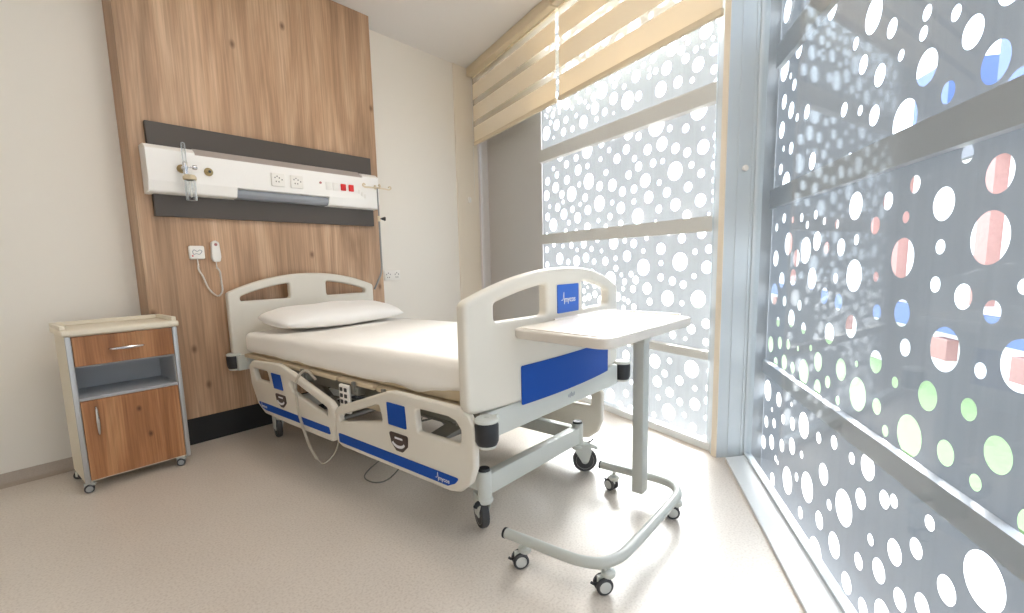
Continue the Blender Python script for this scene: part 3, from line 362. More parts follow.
HR = "3.003,2.383,0.057 2.4,2.115,0.045 2.034,1.918,0.058 1.901,1.819,0.03 2.787,2.109,0.043 2.999,2.095,0.066 2.158,1.877,0.022 2.085,1.776,0.032 2.832,1.955,0.027 2.981,1.917,0.037 2.858,1.839,0.04 2.631,1.768,0.032 2.763,1.778,0.019 2.895,2.019,0.015 2.223,1.66,0.027 2.085,1.618,0.018 1.978,1.571,0.034 1.959,1.696,0.036 1.71,1.778,0.021 1.578,1.717,0.02 1.72,1.727,0.02 1.505,1.639,0.039 1.415,1.535,0.048 1.689,1.623,0.049 1.582,1.521,0.029 1.833,1.711,0.017 1.783,1.499,0.066 1.335,1.452,0.043 2.998,1.776,0.043 2.831,1.645,0.03 2.952,1.668,0.015 2.985,1.566,0.029 2.883,1.476,0.059 2.528,1.522,0.038 2.146,1.453,0.028 1.989,1.428,0.038 2.069,1.275,0.051 1.843,1.267,0.029 1.914,1.193,0.03 2.884,1.295,0.026 2.747,1.277,0.017 2.623,1.277,0.021 2.544,1.237,0.018 2.449,1.276,0.02 2.347,1.24,0.016 2.22,1.219,0.018 3.004,1.254,0.022 2.548,1.422,0.014 1.698,1.299,0.026 1.732,1.206,0.018 1.557,1.227,0.045 1.364,1.274,0.045 1.481,1.342,0.023 2.793,1.157,0.058 2.548,1.119,0.062 2.417,1.158,0.042 2.995,1.081,0.044 2.309,1.126,0.025 2.17,1.125,0.034 2.044,1.149,0.019 2.699,0.987,0.042 2.874,0.964,0.042 2.201,1.001,0.02 2.451,0.989,0.049 2.045,1.017,0.06 2.992,0.881,0.06 2.812,0.857,0.028 2.587,0.855,0.026 2.692,0.777,0.045 2.519,0.751,0.028 2.3,0.922,0.035 2.161,0.907,0.033 1.86,0.9,0.026 2.04,0.826,0.044 2.227,0.77,0.045 2.666,1.083,0.043 2.901,0.733,0.027 1.884,1.019,0.017 1.734,1.082,0.062 1.554,1.112,0.02 1.375,1.129,0.064 1.561,1.009,0.022 1.445,0.984,0.033 1.342,0.956,0.028 1.711,0.913,0.042 1.259,1.02,0.017 3.012,0.588,0.046 2.851,0.624,0.034 2.719,0.638,0.027 2.576,0.642,0.014 2.417,0.674,0.015 2.766,0.532,0.042 2.907,0.5,0.032 2.635,0.533,0.029 2.485,0.546,0.06 2.326,0.629,0.043 2.213,0.566,0.026 2.314,0.516,0.035 2.099,0.645,0.044 1.975,0.695,0.012 1.952,0.586,0.062 2.109,0.516,0.019 1.814,0.582,0.028 3.026,0.308,0.062 2.821,0.312,0.04 2.929,0.221,0.012 2.624,0.345,0.011 3.026,0.117,0.034 2.88,0.156,0.027 2.736,0.229,0.025 2.594,0.252,0.034 2.446,0.295,0.062 3.061,-0.024,0.041 2.908,0.035,0.042 2.734,0.082,0.034 2.583,0.138,0.042 2.267,0.301,0.025 2.115,0.338,0.028 2.451,0.148,0.018 1.959,0.336,0.022 1.75,0.519,0.019 1.842,0.731,0.039 2.823,-0.028,0.018 1.678,0.81,0.027 1.497,0.838,0.061 1.359,0.811,0.02 1.717,0.691,0.018 1.55,0.694,0.043 1.384,0.706,0.029 1.62,0.551,0.063 1.453,0.564,0.035 1.277,0.631,0.044 1.242,0.848,0.059 2.623,-0.064,0.07 2.361,0.026,0.069 2.787,-0.036,0.013 2.498,0.013,0.021 2.195,0.166,0.046 1.995,0.119,0.07 1.872,0.219,0.037 1.721,0.294,0.03 1.841,0.354,0.047 2.122,0.065,0.022 2.208,-0.052,0.039 2.424,-0.134,0.029 2.622,-0.229,0.032 2.764,-0.251,0.025 2.053,-0.073,0.051 2.227,-0.222,0.071 2.391,-0.268,0.036 1.854,-0.013,0.03 1.785,0.113,0.02 1.641,0.158,0.04 1.72,0.041,0.04 1.93,-0.153,0.04 2.063,-0.241,0.019 1.8,-0.157,0.033 1.674,-0.094,0.053 1.592,0.031,0.034 1.962,-0.282,0.033 1.497,0.027,0.024 2.861,-0.17,0.039 1.668,0.316,0.022 1.488,0.344,0.022 1.537,0.236,0.03 1.396,0.205,0.038 1.487,0.09,0.034 1.276,0.316,0.069 1.336,0.536,0.021 0.974,2.409,0.036 -0.669,0.887,0.021 0.67,1.872,0.037 1.896,2.454,0.014 0.534,1.695,0.038 0.807,1.661,0.04 -0.362,2.73,0.022 0.79,1.885,0.062 1.54,1.91,0.042 1.877,1.998,0.045 0.965,0.253,0.046 -0.453,0.814,0.017 2.767,2.605,0.018 -0.767,2.848,0.029 1.919,2.078,0.02 1.115,2.623,0.041 1.44,2.665,0.023 1.697,2.404,0.035 -0.939,0.517,0.031 -0.141,1.505,0.016 1.331,2.665,0.056 0.855,2.168,0.024 -0.268,2.044,0.045 -1.153,0.094,0.013 -0.204,2.138,0.058 0.638,1.181,0.059 0.454,1.938,0.061 0.955,1.091,0.049 1.735,2.479,0.022 0.133,0.756,0.031 0.443,0.596,0.03 -0.844,1.696,0.038 2.143,2.779,0.059 0.117,1.855,0.037 1.677,-0.238,0.033 2.869,2.676,0.036 1.639,1.94,0.039 0.085,2.817,0.021 -0.296,1.691,0.018 -0.273,1.244,0.039 2.265,2.524,0.046 0.972,2.948,0.041 1.246,1.825,0.031 -0.771,0.936,0.059 0.328,2.633,0.012 2.459,2.775,0.044 -0.124,1.701,0.018 0.199,-0.056,0.04 -0.523,1.936,0.029 1.09,1.569,0.028 0.304,2.02,0.029 -0.159,-0.063,0.018 -1.134,-0.156,0.022 1.092,0.659,0.029 0.075,0.098,0.017 0.816,-0.262,0.046 -0.127,0.168,0.017 -1.026,0.845,0.037 0.652,2.928,0.058 1.69,2.976,0.036 0.356,2.131,0.034 0.607,0.444,0.032 -0.388,1.31,0.022 0.286,2.908,0.018 0.808,-0.172,0.025 -0.511,2.133,0.037 0.125,1.484,0.018 1.487,2.835,0.032 -0.055,0.913,0.034 -0.883,2.051,0.056 0.517,1.207,0.038 -0.225,0.944,0.027 -0.655,-0.225,0.028 0.33,1.397,0.041 0.275,0.456,0.017 -0.403,0.881,0.039 -0.498,1.73,0.016 1.107,0.178,0.041 2.372,2.329,0.038 2.349,2.263,0.012 1.522,3.057,0.022 -0.442,0.021,0.032 -0.294,1.479,0.038 -0.658,0.389,0.026 -0.827,1.963,0.033 1.709,2.036,0.019 0.382,0.283,0.024 1.263,1.512,0.016 -0.317,2.249,0.064 2.33,2.743,0.029 -0.614,2.426,0.021 1.263,2.539,0.028 0.101,0.937,0.033 0.997,2.516,0.035 -1.003,1.685,0.038 -0.467,0.313,0.05 -0.6,0.577,0.014 0.915,1.392,0.058 2.498,2.606,0.018 0.96,2.761,0.034 -0.346,1.117,0.023 -0.562,0.128,0.037 -1.048,3.022,0.026 0.913,1.505,0.028 0.623,1.617,0.024 -0.414,1.644,0.017 1.224,3.016,0.025 0.392,0.132,0.06 -0.36,2.659,0.018 0.235,2.152,0.061 1.365,3.006,0.035 0.266,0.872,0.017 -0.402,1.212,0.049 0.678,0.289,0.063 1.361,1.955,0.022 -0.729,0.145,0.017 0.028,1.496,0.012 0.726,1.783,0.029 0.571,1.794,0.047 -0.773,1.5,0.037 0.392,-0.015,0.067 -0.314,2.804,0.038 -0.352,0.251,0.033 0.246,2.856,0.015 0.59,1.53,0.04 -0.436,2.66,0.042 2.756,2.792,0.045 0.733,1.599,0.031 -0.372,2.537,0.03 0.27,1.786,0.042 1.287,1.929,0.044 1.326,2.075,0.041 0.799,0.895,0.027 -0.397,0.399,0.034 0.482,0.111,0.022 -0.165,1.053,0.03 1.196,2.286,0.019 -0.106,0.67,0.056 2.051,2.991,0.019 -0.302,2.697,0.029 0.642,-0.038,0.04 -0.307,-0.11,0.043 -0.253,0.478,0.02 0.299,1.692,0.019 -0.938,2.92,0.058 0.613,0.612,0.037 1.292,2.348,0.045 0.946,2.031,0.021 1.849,2.142,0.038 1.439,-0.014,0.02 -0.354,0.785,0.052 -0.085,1.953,0.023 0.334,2.345,0.042 0.416,2.711,0.02 0.81,0.973,0.03 2.948,2.939,0.035 2.296,2.887,0.041 0.428,0.759,0.027 0.394,1.56,0.023 -1.025,1.604,0.034 -0.979,0.014,0.06 0.305,1.591,0.017 -0.176,2.353,0.062 0.949,0.619,0.023 -0.773,0.323,0.035 -0.728,0.69,0.061 1.217,-0.305,0.019 -1.075,-0.176,0.03 0.304,0.178,0.012 -0.584,1.556,0.06 0.555,0.223,0.012 -0.28,1.796,0.054 1.734,2.266,0.067 0.4,2.616,0.018 0.187,0.52,0.041 1.334,2.823,0.018 0.56,1.306,0.044 -0.633,0.007,0.048 0.016,0.216,0.041 -0.962,1.89,0.039 1.026,0.077,0.029 0.498,1.425,0.012 -0.049,1.881,0.018 0.191,2.461,0.02 0.162,1.746,0.016 -0.866,3.042,0.024 -0.918,1.451,0.061 -0.937,1.322,0.046 0.942,0.837,0.077 1.261,-0.053,0.045 -1.102,2.493,0.066 0.859,0.059,0.044 0.809,0.652,0.024 -0.052,1.694,0.024 0.005,2.322,0.031 1.777,2.094,0.024 2.934,2.739,0.035 -0.293,2.555,0.021 0.677,-0.289,0.016 0.928,2.628,0.064 2.679,2.729,0.017 -0.981,0.944,0.03 0.627,2.511,0.072 0.24,0.563,0.014 -0.174,2.647,0.027 0.427,1.208,0.037 0.492,2.522,0.02 1.427,2.15,0.037 0.142,2.295,0.028 0.095,3.029,0.04 -0.344,-0.227,0.049 0.599,2.018,0.043 2.504,2.873,0.02 2.114,2.127,0.013 0.976,1.939,0.045 -1.024,1.411,0.019 1.416,2.384,0.041 -0.042,0.401,0.043 0.381,2.493,0.025 1.153,1.83,0.049 1.583,2.432,0.04 0.11,2.594,0.028 -0.901,-0.126,0.028 -1.055,1.848,0.014 1.044,-0.023,0.046 -0.425,2.006,0.029 0.114,0.659,0.046 -0.67,2.517,0.019 -0.312,0.449,0.031 1.672,2.51,0.023 0.698,1.364,0.031 -0.721,2.493,0.024 1.37,1.847,0.02 1.541,2.733,0.046 -1.145,3.006,0.015 1.221,2.674,0.02 1.757,2.613,0.032 -0.82,0.758,0.027 -0.437,2.797,0.032 2.549,3.02,0.039 1.325,2.192,0.027 0.822,2.245,0.029 0.573,2.811,0.028 2.626,2.459,0.048 -0.589,2.773,0.025 2.016,2.302,0.052 1.889,2.355,0.043 2.852,2.751,0.022 0.062,2.495,0.029 2.353,2.56,0.036 0.691,0.832,0.045 -0.303,0.552,0.035 -0.636,2.621,0.024 0.557,0.101,0.023 -0.591,0.844,0.046 -0.559,2.391,0.027 1.625,2.95,0.014 -0.85,2.76,0.047 1.149,2.034,0.026 0.238,1.187,0.013 0.401,2.908,0.06 0.623,0.95,0.044 0.664,0.182,0.017 0.929,-0.141,0.032 -0.146,1.635,0.017 0.817,2.666,0.037 1.588,2.181,0.019 1.885,2.666,0.038 0.485,1.085,0.068 0.908,-0.014,0.015 0.21,0.764,0.032 -0.078,1.783,0.027 -0.411,0.129,0.018 -0.063,1.204,0.018 2.877,2.486,0.02 1.511,2.563,0.018 0.299,1.012,0.026 0.358,1.089,0.018 -0.724,-0.228,0.026 -0.067,2.341,0.033 1.511,-0.12,0.02 1.392,-0.265,0.042 -0.723,2.293,0.024 -0.75,2.767,0.041 0.512,0.687,0.019 1.537,2.103,0.021 -1.132,2.772,0.018 -0.981,0.701,0.044 1.116,3.005,0.056 0.906,1.66,0.03 -0.634,1.452,0.041 0.413,2.379,0.026 1.274,0.14,0.02 0.497,2.248,0.043 -0.637,0.95,0.023 -1.084,1.005,0.027 1.314,2.486,0.028 1.062,1.874,0.028 2.257,2.143,0.021 -1.065,0.195,0.025 -0.881,1.04,0.015 -1.092,-0.086,0.014 -0.914,1.616,0.04 -0.815,-0.116,0.03 -0.011,-0.072,0.039 0.818,2.02,0.021 -0.908,0.872,0.02 -0.332,0.993,0.027 0.838,0.573,0.03 1.796,2.492,0.024 0.605,1.029,0.015 0.82,-0.061,0.042 -1.108,0.336,0.04 -0.872,0.357,0.015 -0.297,2.464,0.045 0.291,-0.002,0.021 -0.565,1.243,0.022 -0.143,2.262,0.02 -0.986,2.018,0.034 1.419,2.824,0.024 -0.135,1.252,0.052 0.36,0.941,0.024 0.278,2.574,0.02 0.578,0.78,0.022 1.26,1.722,0.028 1.09,1.08,0.02 0.077,0.484,0.044 1.168,1.165,0.014 -1.124,0.791,0.041 -0.011,2.471,0.031 -0.792,0.166,0.012 2.116,2.56,0.027 1.376,0.108,0.032 1.46,2.92,0.027 0.121,1.207,0.029 0.128,0.818,0.015 2.246,2.393,0.033 2.158,2.217,0.044 -0.162,1.998,0.03 -0.202,1.868,0.026 1.153,0.937,0.041 0.659,1.441,0.036 1.414,2.523,0.037 1.522,-0.048,0.033 -0.968,3.035,0.018 -0.308,1.928,0.02 -0.737,0.507,0.044 1.624,2.86,0.041 1.314,-0.128,0.014 0.113,2.075,0.024 0.293,-0.161,0.02 -0.055,-0.192,0.063 -0.549,2.638,0.023 0.071,0.335,0.025 2.119,2.645,0.028 0.413,-0.199,0.033 -1.099,2.047,0.048 1.2,2.937,0.041 0.135,2.969,0.014 2.494,2.522,0.013 -0.691,1.678,0.027 0.765,2.058,0.028 0.132,1.954,0.018 -0.826,0.483,0.025 0.915,2.253,0.042 1.592,2.586,0.047 0.831,0.169,0.026 2.845,2.846,0.036 -0.739,1.593,0.036 0.085,2.19,0.047 2.369,2.977,0.028 0.205,1.13,0.032 0.496,2.613,0.026 0.472,1.626,0.041 -0.321,0.096,0.017 0.035,2.755,0.023 1.134,2.504,0.037 -0.908,2.44,0.042 1.452,1.968,0.031 -0.841,0.833,0.035 -0.437,-0.272,0.019 2.393,2.816,0.018 2.151,2.469,0.046 0.271,1.261,0.024 -0.224,-0.238,0.029 -0.432,1.032,0.018 1.115,1.689,0.027 -0.666,-0.083,0.02 1.099,2.77,0.018 -0.565,0.697,0.048 0.779,1.187,0.023 -0.007,1.841,0.029 1.551,2.289,0.02 1.088,0.515,0.017 2.057,2.87,0.036 -0.746,2.189,0.019 -0.495,2.609,0.019 2.563,2.537,0.032 0.783,2.41,0.028 0.532,-0.042,0.04 1,0.672,0.03 2.394,2.414,0.021 1.185,1.607,0.032 -0.261,0.224,0.036 -0.175,0.813,0.034 0.18,0.395,0.02 -0.967,0.33,0.021 -0.395,1.876,0.016 0.447,0.385,0.015 0.194,0.207,0.031 0.307,1.862,0.016 -0.284,2.909,0.042 -0.17,1.371,0.017 -0.154,0.936,0.025 -0.292,1.391,0.032 1.21,1.418,0.062 2.123,2.308,0.028 2.208,2.979,0.072 1.098,0.312,0.043 -1.071,1.766,0.041 -0.36,1.415,0.019 -0.921,2.332,0.013 0.242,0.646,0.035 0.545,2.723,0.021 0.977,2.304,0.017 -0.04,2.596,0.032 2.143,2.901,0.011 2.032,2.698,0.027 0.201,1.982,0.032 2.417,2.669,0.044 0.04,2.067,0.022 0.337,0.565,0.028 2.001,2.107,0.029 1.531,1.834,0.018 -0.107,1.025,0.014 1.814,2.585,0.019 -1.081,-0.271,0.019 0.805,1.404,0.028 -0.216,0.323,0.012 0.236,1.568,0.033 1.386,1.693,0.045 -0.084,0.097,0.024 -0.923,0.421,0.027 -0.854,0.649,0.019 1.07,2.093,0.024 0.452,2.813,0.021 -0.429,2.086,0.027 1.869,2.536,0.016 0.208,2.297,0.021 0.328,2.801,0.042 0.558,1.413,0.032 -0.872,1.811,0.018 -0.504,2.276,0.058 1.604,2.673,0.013 -0.242,0.149,0.018 1.071,1.487,0.028 -0.975,1.76,0.019 0.5,3.011,0.025 1.033,2.716,0.014 0.435,0.69,0.027 0.93,2.842,0.02 1.167,0.517,0.037 -0.467,1.086,0.022 0.215,-0.226,0.03 2.503,2.366,0.063 1.15,2.867,0.017 -0.994,2.812,0.033 1.018,0.925,0.02 -0.413,0.478,0.025 -0.767,1.043,0.029 1.033,2.039,0.028 1.115,2.142,0.027 0.43,1.742,0.035 0.229,3.005,0.019 -0.693,0.264,0.028 -0.636,1.339,0.051 0.687,-0.201,0.033 0.762,1.051,0.039 2.343,3.044,0.027 1.093,0.047,0.02 -0.464,0.704,0.036 1.054,-0.19,0.046 1.166,2.747,0.02 1.784,2.922,0.018 0.269,2.29,0.016 -0.825,1.246,0.046 -0.939,1.119,0.045 0.29,2.474,0.022 0.151,1.01,0.029 1.17,0.03,0.044 -0.953,2.123,0.018 -0.492,1.258,0.019 -0.612,-0.096,0.018 0.675,2.621,0.029 2.051,2.043,0.018 1.453,2.067,0.023 0.084,2.016,0.018 -0.165,2.874,0.031 -1.084,1.178,0.055 -0.421,3.041,0.015 -0.586,0.336,0.023 -0.54,2.91,0.019 -1.098,-0.04,0.015 -0.1,2.018,0.015 2.713,2.392,0.033 0.951,0.511,0.029 -0.358,0.662,0.026 1.216,2.574,0.018 1.637,2.094,0.018 1.143,1.218,0.032 -0.622,1.096,0.045 0.576,2.334,0.058 -0.47,2.352,0.014 -0.565,-0.175,0.037 1.655,2.16,0.029 1.227,2.052,0.032 -0.89,2.193,0.039 1.067,2.867,0.053 0.012,3.042,0.032 -0.607,2.496,0.016 0.692,0.103,0.032 0.615,2.684,0.036 0.535,0.958,0.022 -1.061,2.256,0.021 0.713,2.858,0.018 -0.476,1.328,0.03 0.087,0.174,0.027 0.807,0.434,0.056 -0.223,2.765,0.019 -0.753,1.907,0.041 -0.142,2.802,0.033 1.866,2.989,0.043 0.027,0.803,0.02 0.027,2.674,0.026 -0.971,2.601,0.018 0.493,0.832,0.033 1.229,2.161,0.033 0.651,2.797,0.03 1.082,0.759,0.011 -0.294,-0.306,0.024 -0.367,1.73,0.037 0.663,0.728,0.049 -0.283,1.152,0.031 -0.743,2.42,0.023 -0.498,1.001,0.027 1.449,-0.15,0.032 0.133,2.877,0.026 2.311,2.665,0.035 -0.544,1.719,0.019 0.973,1.763,0.038 -0.951,2.246,0.011 2.595,2.689,0.038 1.118,2.217,0.025 2.655,2.992,0.041 -0.412,2.167,0.017 0.676,2.04,0.019 -0.712,1.183,0.026 1.307,-0.208,0.017 1.156,1.093,0.019 -0.592,2.18,0.04 -0.153,0.378,0.029 0.092,0.026,0.033 -0.863,-0.252,0.052 0.397,0.48,0.028 1.03,0.422,0.02 -0.519,1.162,0.021 1.084,1.417,0.027 -1.031,0.484,0.042 -1.079,2.952,0.021 0.805,0.288,0.02 2.699,2.93,0.025 1.129,-0.03,0.014 -0.453,1.526,0.016"

# ------------------------------------------------------------------ palette
M_wall = mat('wall_paint', srgb(236, 230, 220), .7, bump=.02, bscale=120)
M_ceil = mat('ceiling_paint', srgb(228, 224, 220), .8)
M_floor = floor_mat()
M_oak = wood('oak_veneer', srgb(166, 132, 102), srgb(196, 159, 127), srgb(216, 182, 150), srgb(108, 76, 54))
M_walnut = wood('walnut_veneer', srgb(146, 96, 58), srgb(178, 122, 78), srgb(200, 148, 102), srgb(74, 42, 26), grain=1.5, plank=.9, knots=1.6)
M_kick = mat('black_kickboard', srgb(24, 24, 26), .5)
M_board = mat('dark_taupe_board', srgb(78, 70, 64), .45)
M_unit = mat('unit_white', srgb(246, 243, 239), .35)
M_grey = mat('light_grey_diffuser', srgb(150, 154, 162), .3)
M_whitepl = mat('white_plastic', srgb(238, 234, 228), .35)
M_holes = mat('socket_holes', srgb(60, 50, 46), .6)
M_red = mat('red_switch', srgb(214, 30, 28), .4)
M_brass = mat('brass', srgb(186, 164, 120), .3, metal=1)
M_chrome = mat('chrome', srgb(205, 205, 208), .18, metal=1)
M_clear = clear_plastic()
M_bed = mat('bed_shell_ivory', srgb(220, 214, 202), .38, coat=.1)
M_bedw = mat('bed_frame_grey_white', srgb(206, 208, 202), .4)
M_beddk = mat('bed_mechanism_grey', srgb(120, 118, 110), .5, var=.15)
M_steel = mat('steel', srgb(150, 150, 148), .35, metal=.9)
M_blue = mat('royal_blue_panel', srgb(0, 72, 164), .5, spec=.25)
M_sqblue = mat('bright_blue_emblem', srgb(36, 98, 196), .35)
M_brown = mat('brown_badge', srgb(66, 50, 44), .5)
M_label = mat('label_print', srgb(225, 225, 228), .5)
M_dark = mat('black_rubber', srgb(34, 36, 40), .45)
M_tyre = mat('castor_tyre', srgb(62, 62, 64), .55)
M_hub = mat('castor_hub', srgb(196, 196, 192), .4)
M_deck = mat('mattress_base', srgb(205, 188, 160), .7)
M_sheet = mat('cotton_sheet', srgb(246, 242, 236), .85, bump=.25, bscale=9)
M_pillow = mat('cotton_pillow', srgb(247, 244, 240), .85, bump=.3, bscale=11)
M_tab = mat('tabletop_cream', srgb(244, 236, 226), .25, coat=.2)
M_tabedge = mat('tabletop_edge', srgb(214, 206, 196), .4)
M_tube = mat('table_frame_grey', srgb(188, 190, 184), .35)
M_cab = mat('cabinet_cream', srgb(226, 217, 198), .5)
M_cabtop = mat('cabinet_top_cream', srgb(232, 222, 202), .45)
M_alu = mat('aluminium_edge', srgb(186, 186, 186), .35, metal=.5)
M_cabin = mat('cabinet_inside_grey', srgb(176, 178, 182), .6)
M_frame = mat('window_frame_beige', srgb(232, 221, 204), .45)
M_post = mat('post_aluminium', srgb(206, 213, 217), .4, metal=.25)
M_sill = mat('sill_white', srgb(226, 230, 232), .3)
M_head = mat('blind_headbox', srgb(220, 204, 176), .5)
M_glass = glass_pane()
M_scrW = screen_mat('perforated_sheet_sunlit', (.38, .385, .39), (.050, .051, .053))  # lighter copy of the sheet, sun-side brightness set into its colour
M_scrR = screen_mat('perforated_sheet_dim', (.25, .255, .27), (.046, .049, .053))  # darker copy of the sheet, weaker glow of this side set into its colour
M_solid = mat('facade_board_grey', srgb(222, 213, 208), .7)
M_rail = mat('facade_rail_metal', srgb(182, 184, 188), .5)
M_railW = mat('facade_rail_white', srgb(222, 214, 206), .6)
M_hubg = mat('hub_grey', srgb(150, 152, 152), .5)
M_cove = mat('vinyl_cove', srgb(176, 162, 148), .5, var=.12, vscale=160)

# ------------------------------------------------------------------ room shell
H = 3.03
WA, RA = 0.3717337930524329, 1.1016277175231195
def basis(a):
    d = V((math.sin(a), math.cos(a), 0)); n = V((math.cos(a), -math.sin(a), 0))
    return Matrix(((d.x, n.x, 0, 0), (d.y, n.y, 0, 0), (0, 0, 1, 0), (0, 0, 0, 1)))
MW, MR = basis(WA), basis(RA)       # local (along, outward, up) -> world
def prism(poly, z0, z1):
    bm = bmesh.new(); a = [bm.verts.new((x, y, z0)) for x, y in poly]; b = [bm.verts.new((x, y, z1)) for x, y in poly]
    bm.faces.new(a[::-1]); bm.faces.new(b)
    for i in range(len(poly)): bm.faces.new((a[i], a[(i+1) % len(poly)], b[(i+1) % len(poly)], b[i]))
    return bm
wpt = lambda s, c: (MW @ V((s, c, 0))).xy[:]
rpt = lambda s, c: (MR @ V((s, c, 0))).xy[:]
XL, YB = -1.75, -1.3
# sill/glass line of the right wall, c=.667, down to the back wall
sb = (YB+.892*.667)/.4521       # s where glass line meets y=YB
foot = [(XL, 3.59), (XL, YB), rpt(sb, .70), rpt(2.80, .70), wpt(1.60, 2.30), wpt(4.71, 2.30), (3.80, 3.59)]
struct(fin(prism(foot, -.2, 0), 'floor', M_floor, smooth=False), 'pale speckled vinyl floor', 'floor')
big = [(XL-.2, 3.75), (XL-.2, YB-.2), rpt(sb-.6, .78), rpt(2.95, .78), wpt(1.60, 2.36), wpt(4.9, 2.36)]
struct(fin(prism(big, H, H+.2), 'ceiling', M_ceil, smooth=False), 'plain white ceiling', 'ceiling')
struct(fin(BX(XL-.15, 3.50, 3.59, 3.75, 0, H), 'wall_head', M_wall, smooth=False), 'cream wall behind the bed head', 'wall')
struct(fin(BX(XL-.15, XL, YB-.15, 3.59, 0, H), 'wall_left', M_wall, smooth=False), 'cream left wall', 'wall')
struct(fin(BX(XL, rpt(sb, .70)[0], YB-.15, YB, 0, H), 'wall_back', M_wall, smooth=False), 'cream back wall', 'wall')
# coved skirting of the head wall, left of the timber panel
bm = bmesh.new()
prof = [(3.59, .062), (3.586, .062), (3.583, .03), (3.574, .012), (3.556, .003), (3.53, .0005), (3.59, .0005)]
for xa in (XL, .80):
    pass
a = [bm.verts.new((XL, y, z)) for y, z in prof]; b = [bm.verts.new((.80, y, z)) for y, z in prof]
for i in range(len(prof)): bm.faces.new((a[i], b[i], b[(i+1) % len(prof)], a[(i+1) % len(prof)]))
bm.faces.new(a); bm.faces.new(b[::-1])
struct(fin(bm, 'baseboard_left', M_cove), 'speckled coved vinyl skirting', 'skirting')
# beige column between head wall and window 1
struct(fin(BX(3.49, 3.80, 3.575, 3.76, 0, H), 'trim_1', M_frame, bevel=.004), 'beige column between the cream wall and the blinds', 'trim')
# window 1: floor-to-ceiling glass behind the bed
w1 = bpy.data.objects.new('window_1', None); C.objects.link(w1); struct(w1, 'floor-to-ceiling window behind the bed with blinds half down', 'window')
fin(BX(1.66, 4.71, 2.262, 2.268, .04, H-.02, MW), 'pane', M_glass, w1, smooth=False)
bm = bmesh.new(); box(bm, 1.66, 4.71, 2.234, 2.30, 0.0, .045, MW); box(bm, 1.66, 4.71, 2.234, 2.30, H-.05, H, MW)

fin(bm, 'frame', M_sill, w1, bevel=.003)
# corner post
pp = [(2.674, .797), (2.652, .765), (2.752, .640), (2.93, .56), (3.02, .60), (2.83, .87)]
pp = [(2.674, .797), (2.654, .764), (2.752, .640), (2.90, .66), (2.80, .87)]
post = fin(prism(pp, 0, H), 'trim_2', M_post, smooth=False); struct(post, 'pale metal corner post between the two window walls', 'post')
bm = bmesh.new()
e0, e1 = V((2.674, .797, 0)), V((2.654, .764, 0)); dd = (e1-e0).normalized(); nn = V((dd.y, -dd.x, 0))
if nn.dot(V((-1, 0, 0))) < 0: nn = -nn
t = bmesh.new(); q = [e0+nn*.004, e1+nn*.004-dd*0, e1-nn*.002, e0-nn*.002]
add(bm, prism([(v.x, v.y) for v in q], 0, H))
fin(bm, 'post_edge_strip', M_frame, post, smooth=False)
# raised beads of the post face
bm = bmesh.new(); f0, f1 = V((2.654, .764, 0)), V((2.752, .640, 0)); fd = (f1-f0).normalized(); fn = V((fd.y, -fd.x, 0))
if fn.dot(V((-1, 0, 0))) < 0: fn = -fn
for t_, wd in ((.36, .010), (.80, .010)):
    p = f0+(f1-f0)*t_; q = [p+fn*.004, p+fd*wd+fn*.004, p+fd*wd-fn*.002, p-fn*.002]
    add(bm, prism([(v.x, v.y) for v in q], 0, H))
fin(bm, 'raised_bead', M_post, post, smooth=False)
# window 2: long glazed wall on the right
w2 = bpy.data.objects.new('window_2', None); C.objects.link(w2); struct(w2, 'long glazed wall on the right with a perforated sheet outside', 'window')
bm = bmesh.new(); box(bm, sb+.02, 2.76, .672, .678, .02, H-.02, MR); fin(bm, 'pane', M_glass, w2, smooth=False)
bm = bmesh.new()
cin = .560
a_, b_ = rpt(sb+.15, cin), rpt(2.685, cin); c_, d_ = rpt(2.735, .667), rpt(sb+.05, .667)
fin(prism([a_, b_, c_, d_], .0005, .016), 'sill', M_sill, w2, bevel=.003)
bm = bmesh.new(); box(bm, sb+.05, 2.74, .664, .70, .0, .03, MR); box(bm, sb+.05, 2.74, .664, .70, H-.04, H, MR)
box(bm, 2.735, 2.765, .66, .70, .0, H, MR)
fin(bm, 'frame', M_post, w2, bevel=.002)

# ------------------------------------------------------------------ facade outside the glass
def holes_plate(txt, s0, s1, z0, z1, M, c):
    hs = []
    for it in txt.split():
        s, z, r = map(float, it.split(',')); k = 20 if r < .03 else 32
        hs.append([(s+r*math.cos(2*PI*i/k), z+r*math.sin(2*PI*i/k)) for i in range(k)])
    return plate([(s0, z0), (s1, z0), (s1, z1), (s0, z1)], hs, 0.0, 0.0, lambda u, v, w: M @ V((u, c, v)))
def flat_fill(bm, name, m, lab, cat):
    me = bpy.data.meshes.new(name); bm.to_mesh(me); bm.free(); o = link(name, me, m); tag(o, lab, cat); return o
sc1 = flat_fill(holes_plate(HW, 1.80, 3.73, -.60, 3.15, MW, 2.41), 'perforated_screen', M_scrW, 'sun-brightened perforated facade sheet with round holes behind the bed window', 'facade screen')
sc2 = flat_fill(holes_plate(HR, -1.25, 3.30, -.60, 3.15, MR, .85), 'perforated_screen', M_scrR, 'shade-darkened perforated facade sheet outside the right glazed wall', 'facade screen')
bm = BX(3.735, 5.3, 2.40, 2.43, -.05, 3.15, MW); box(bm, 4.80, 4.84, 2.22, 2.43, -.05, 3.15, MW); o = fin(bm, 'facade_board', M_solid, smooth=False); tag(o, 'plain grey solid facade board left of the perforated sheet', 'facade board')  # includes an end return added to block daylight leaking beside the column
ca, cb_ = V((2.900, .806, 0)), V((3.135, .640, 0)); cn = V((.577, .816, 0))*.004
q = [ca, cb_, cb_+cn, ca+cn]
fin(prism([(v.x, v.y) for v in q], -.60, 3.15), 'corner_sun_block', M_scrW, sc1, smooth=False)  # added behind the post to keep stray sun out of the corner gap
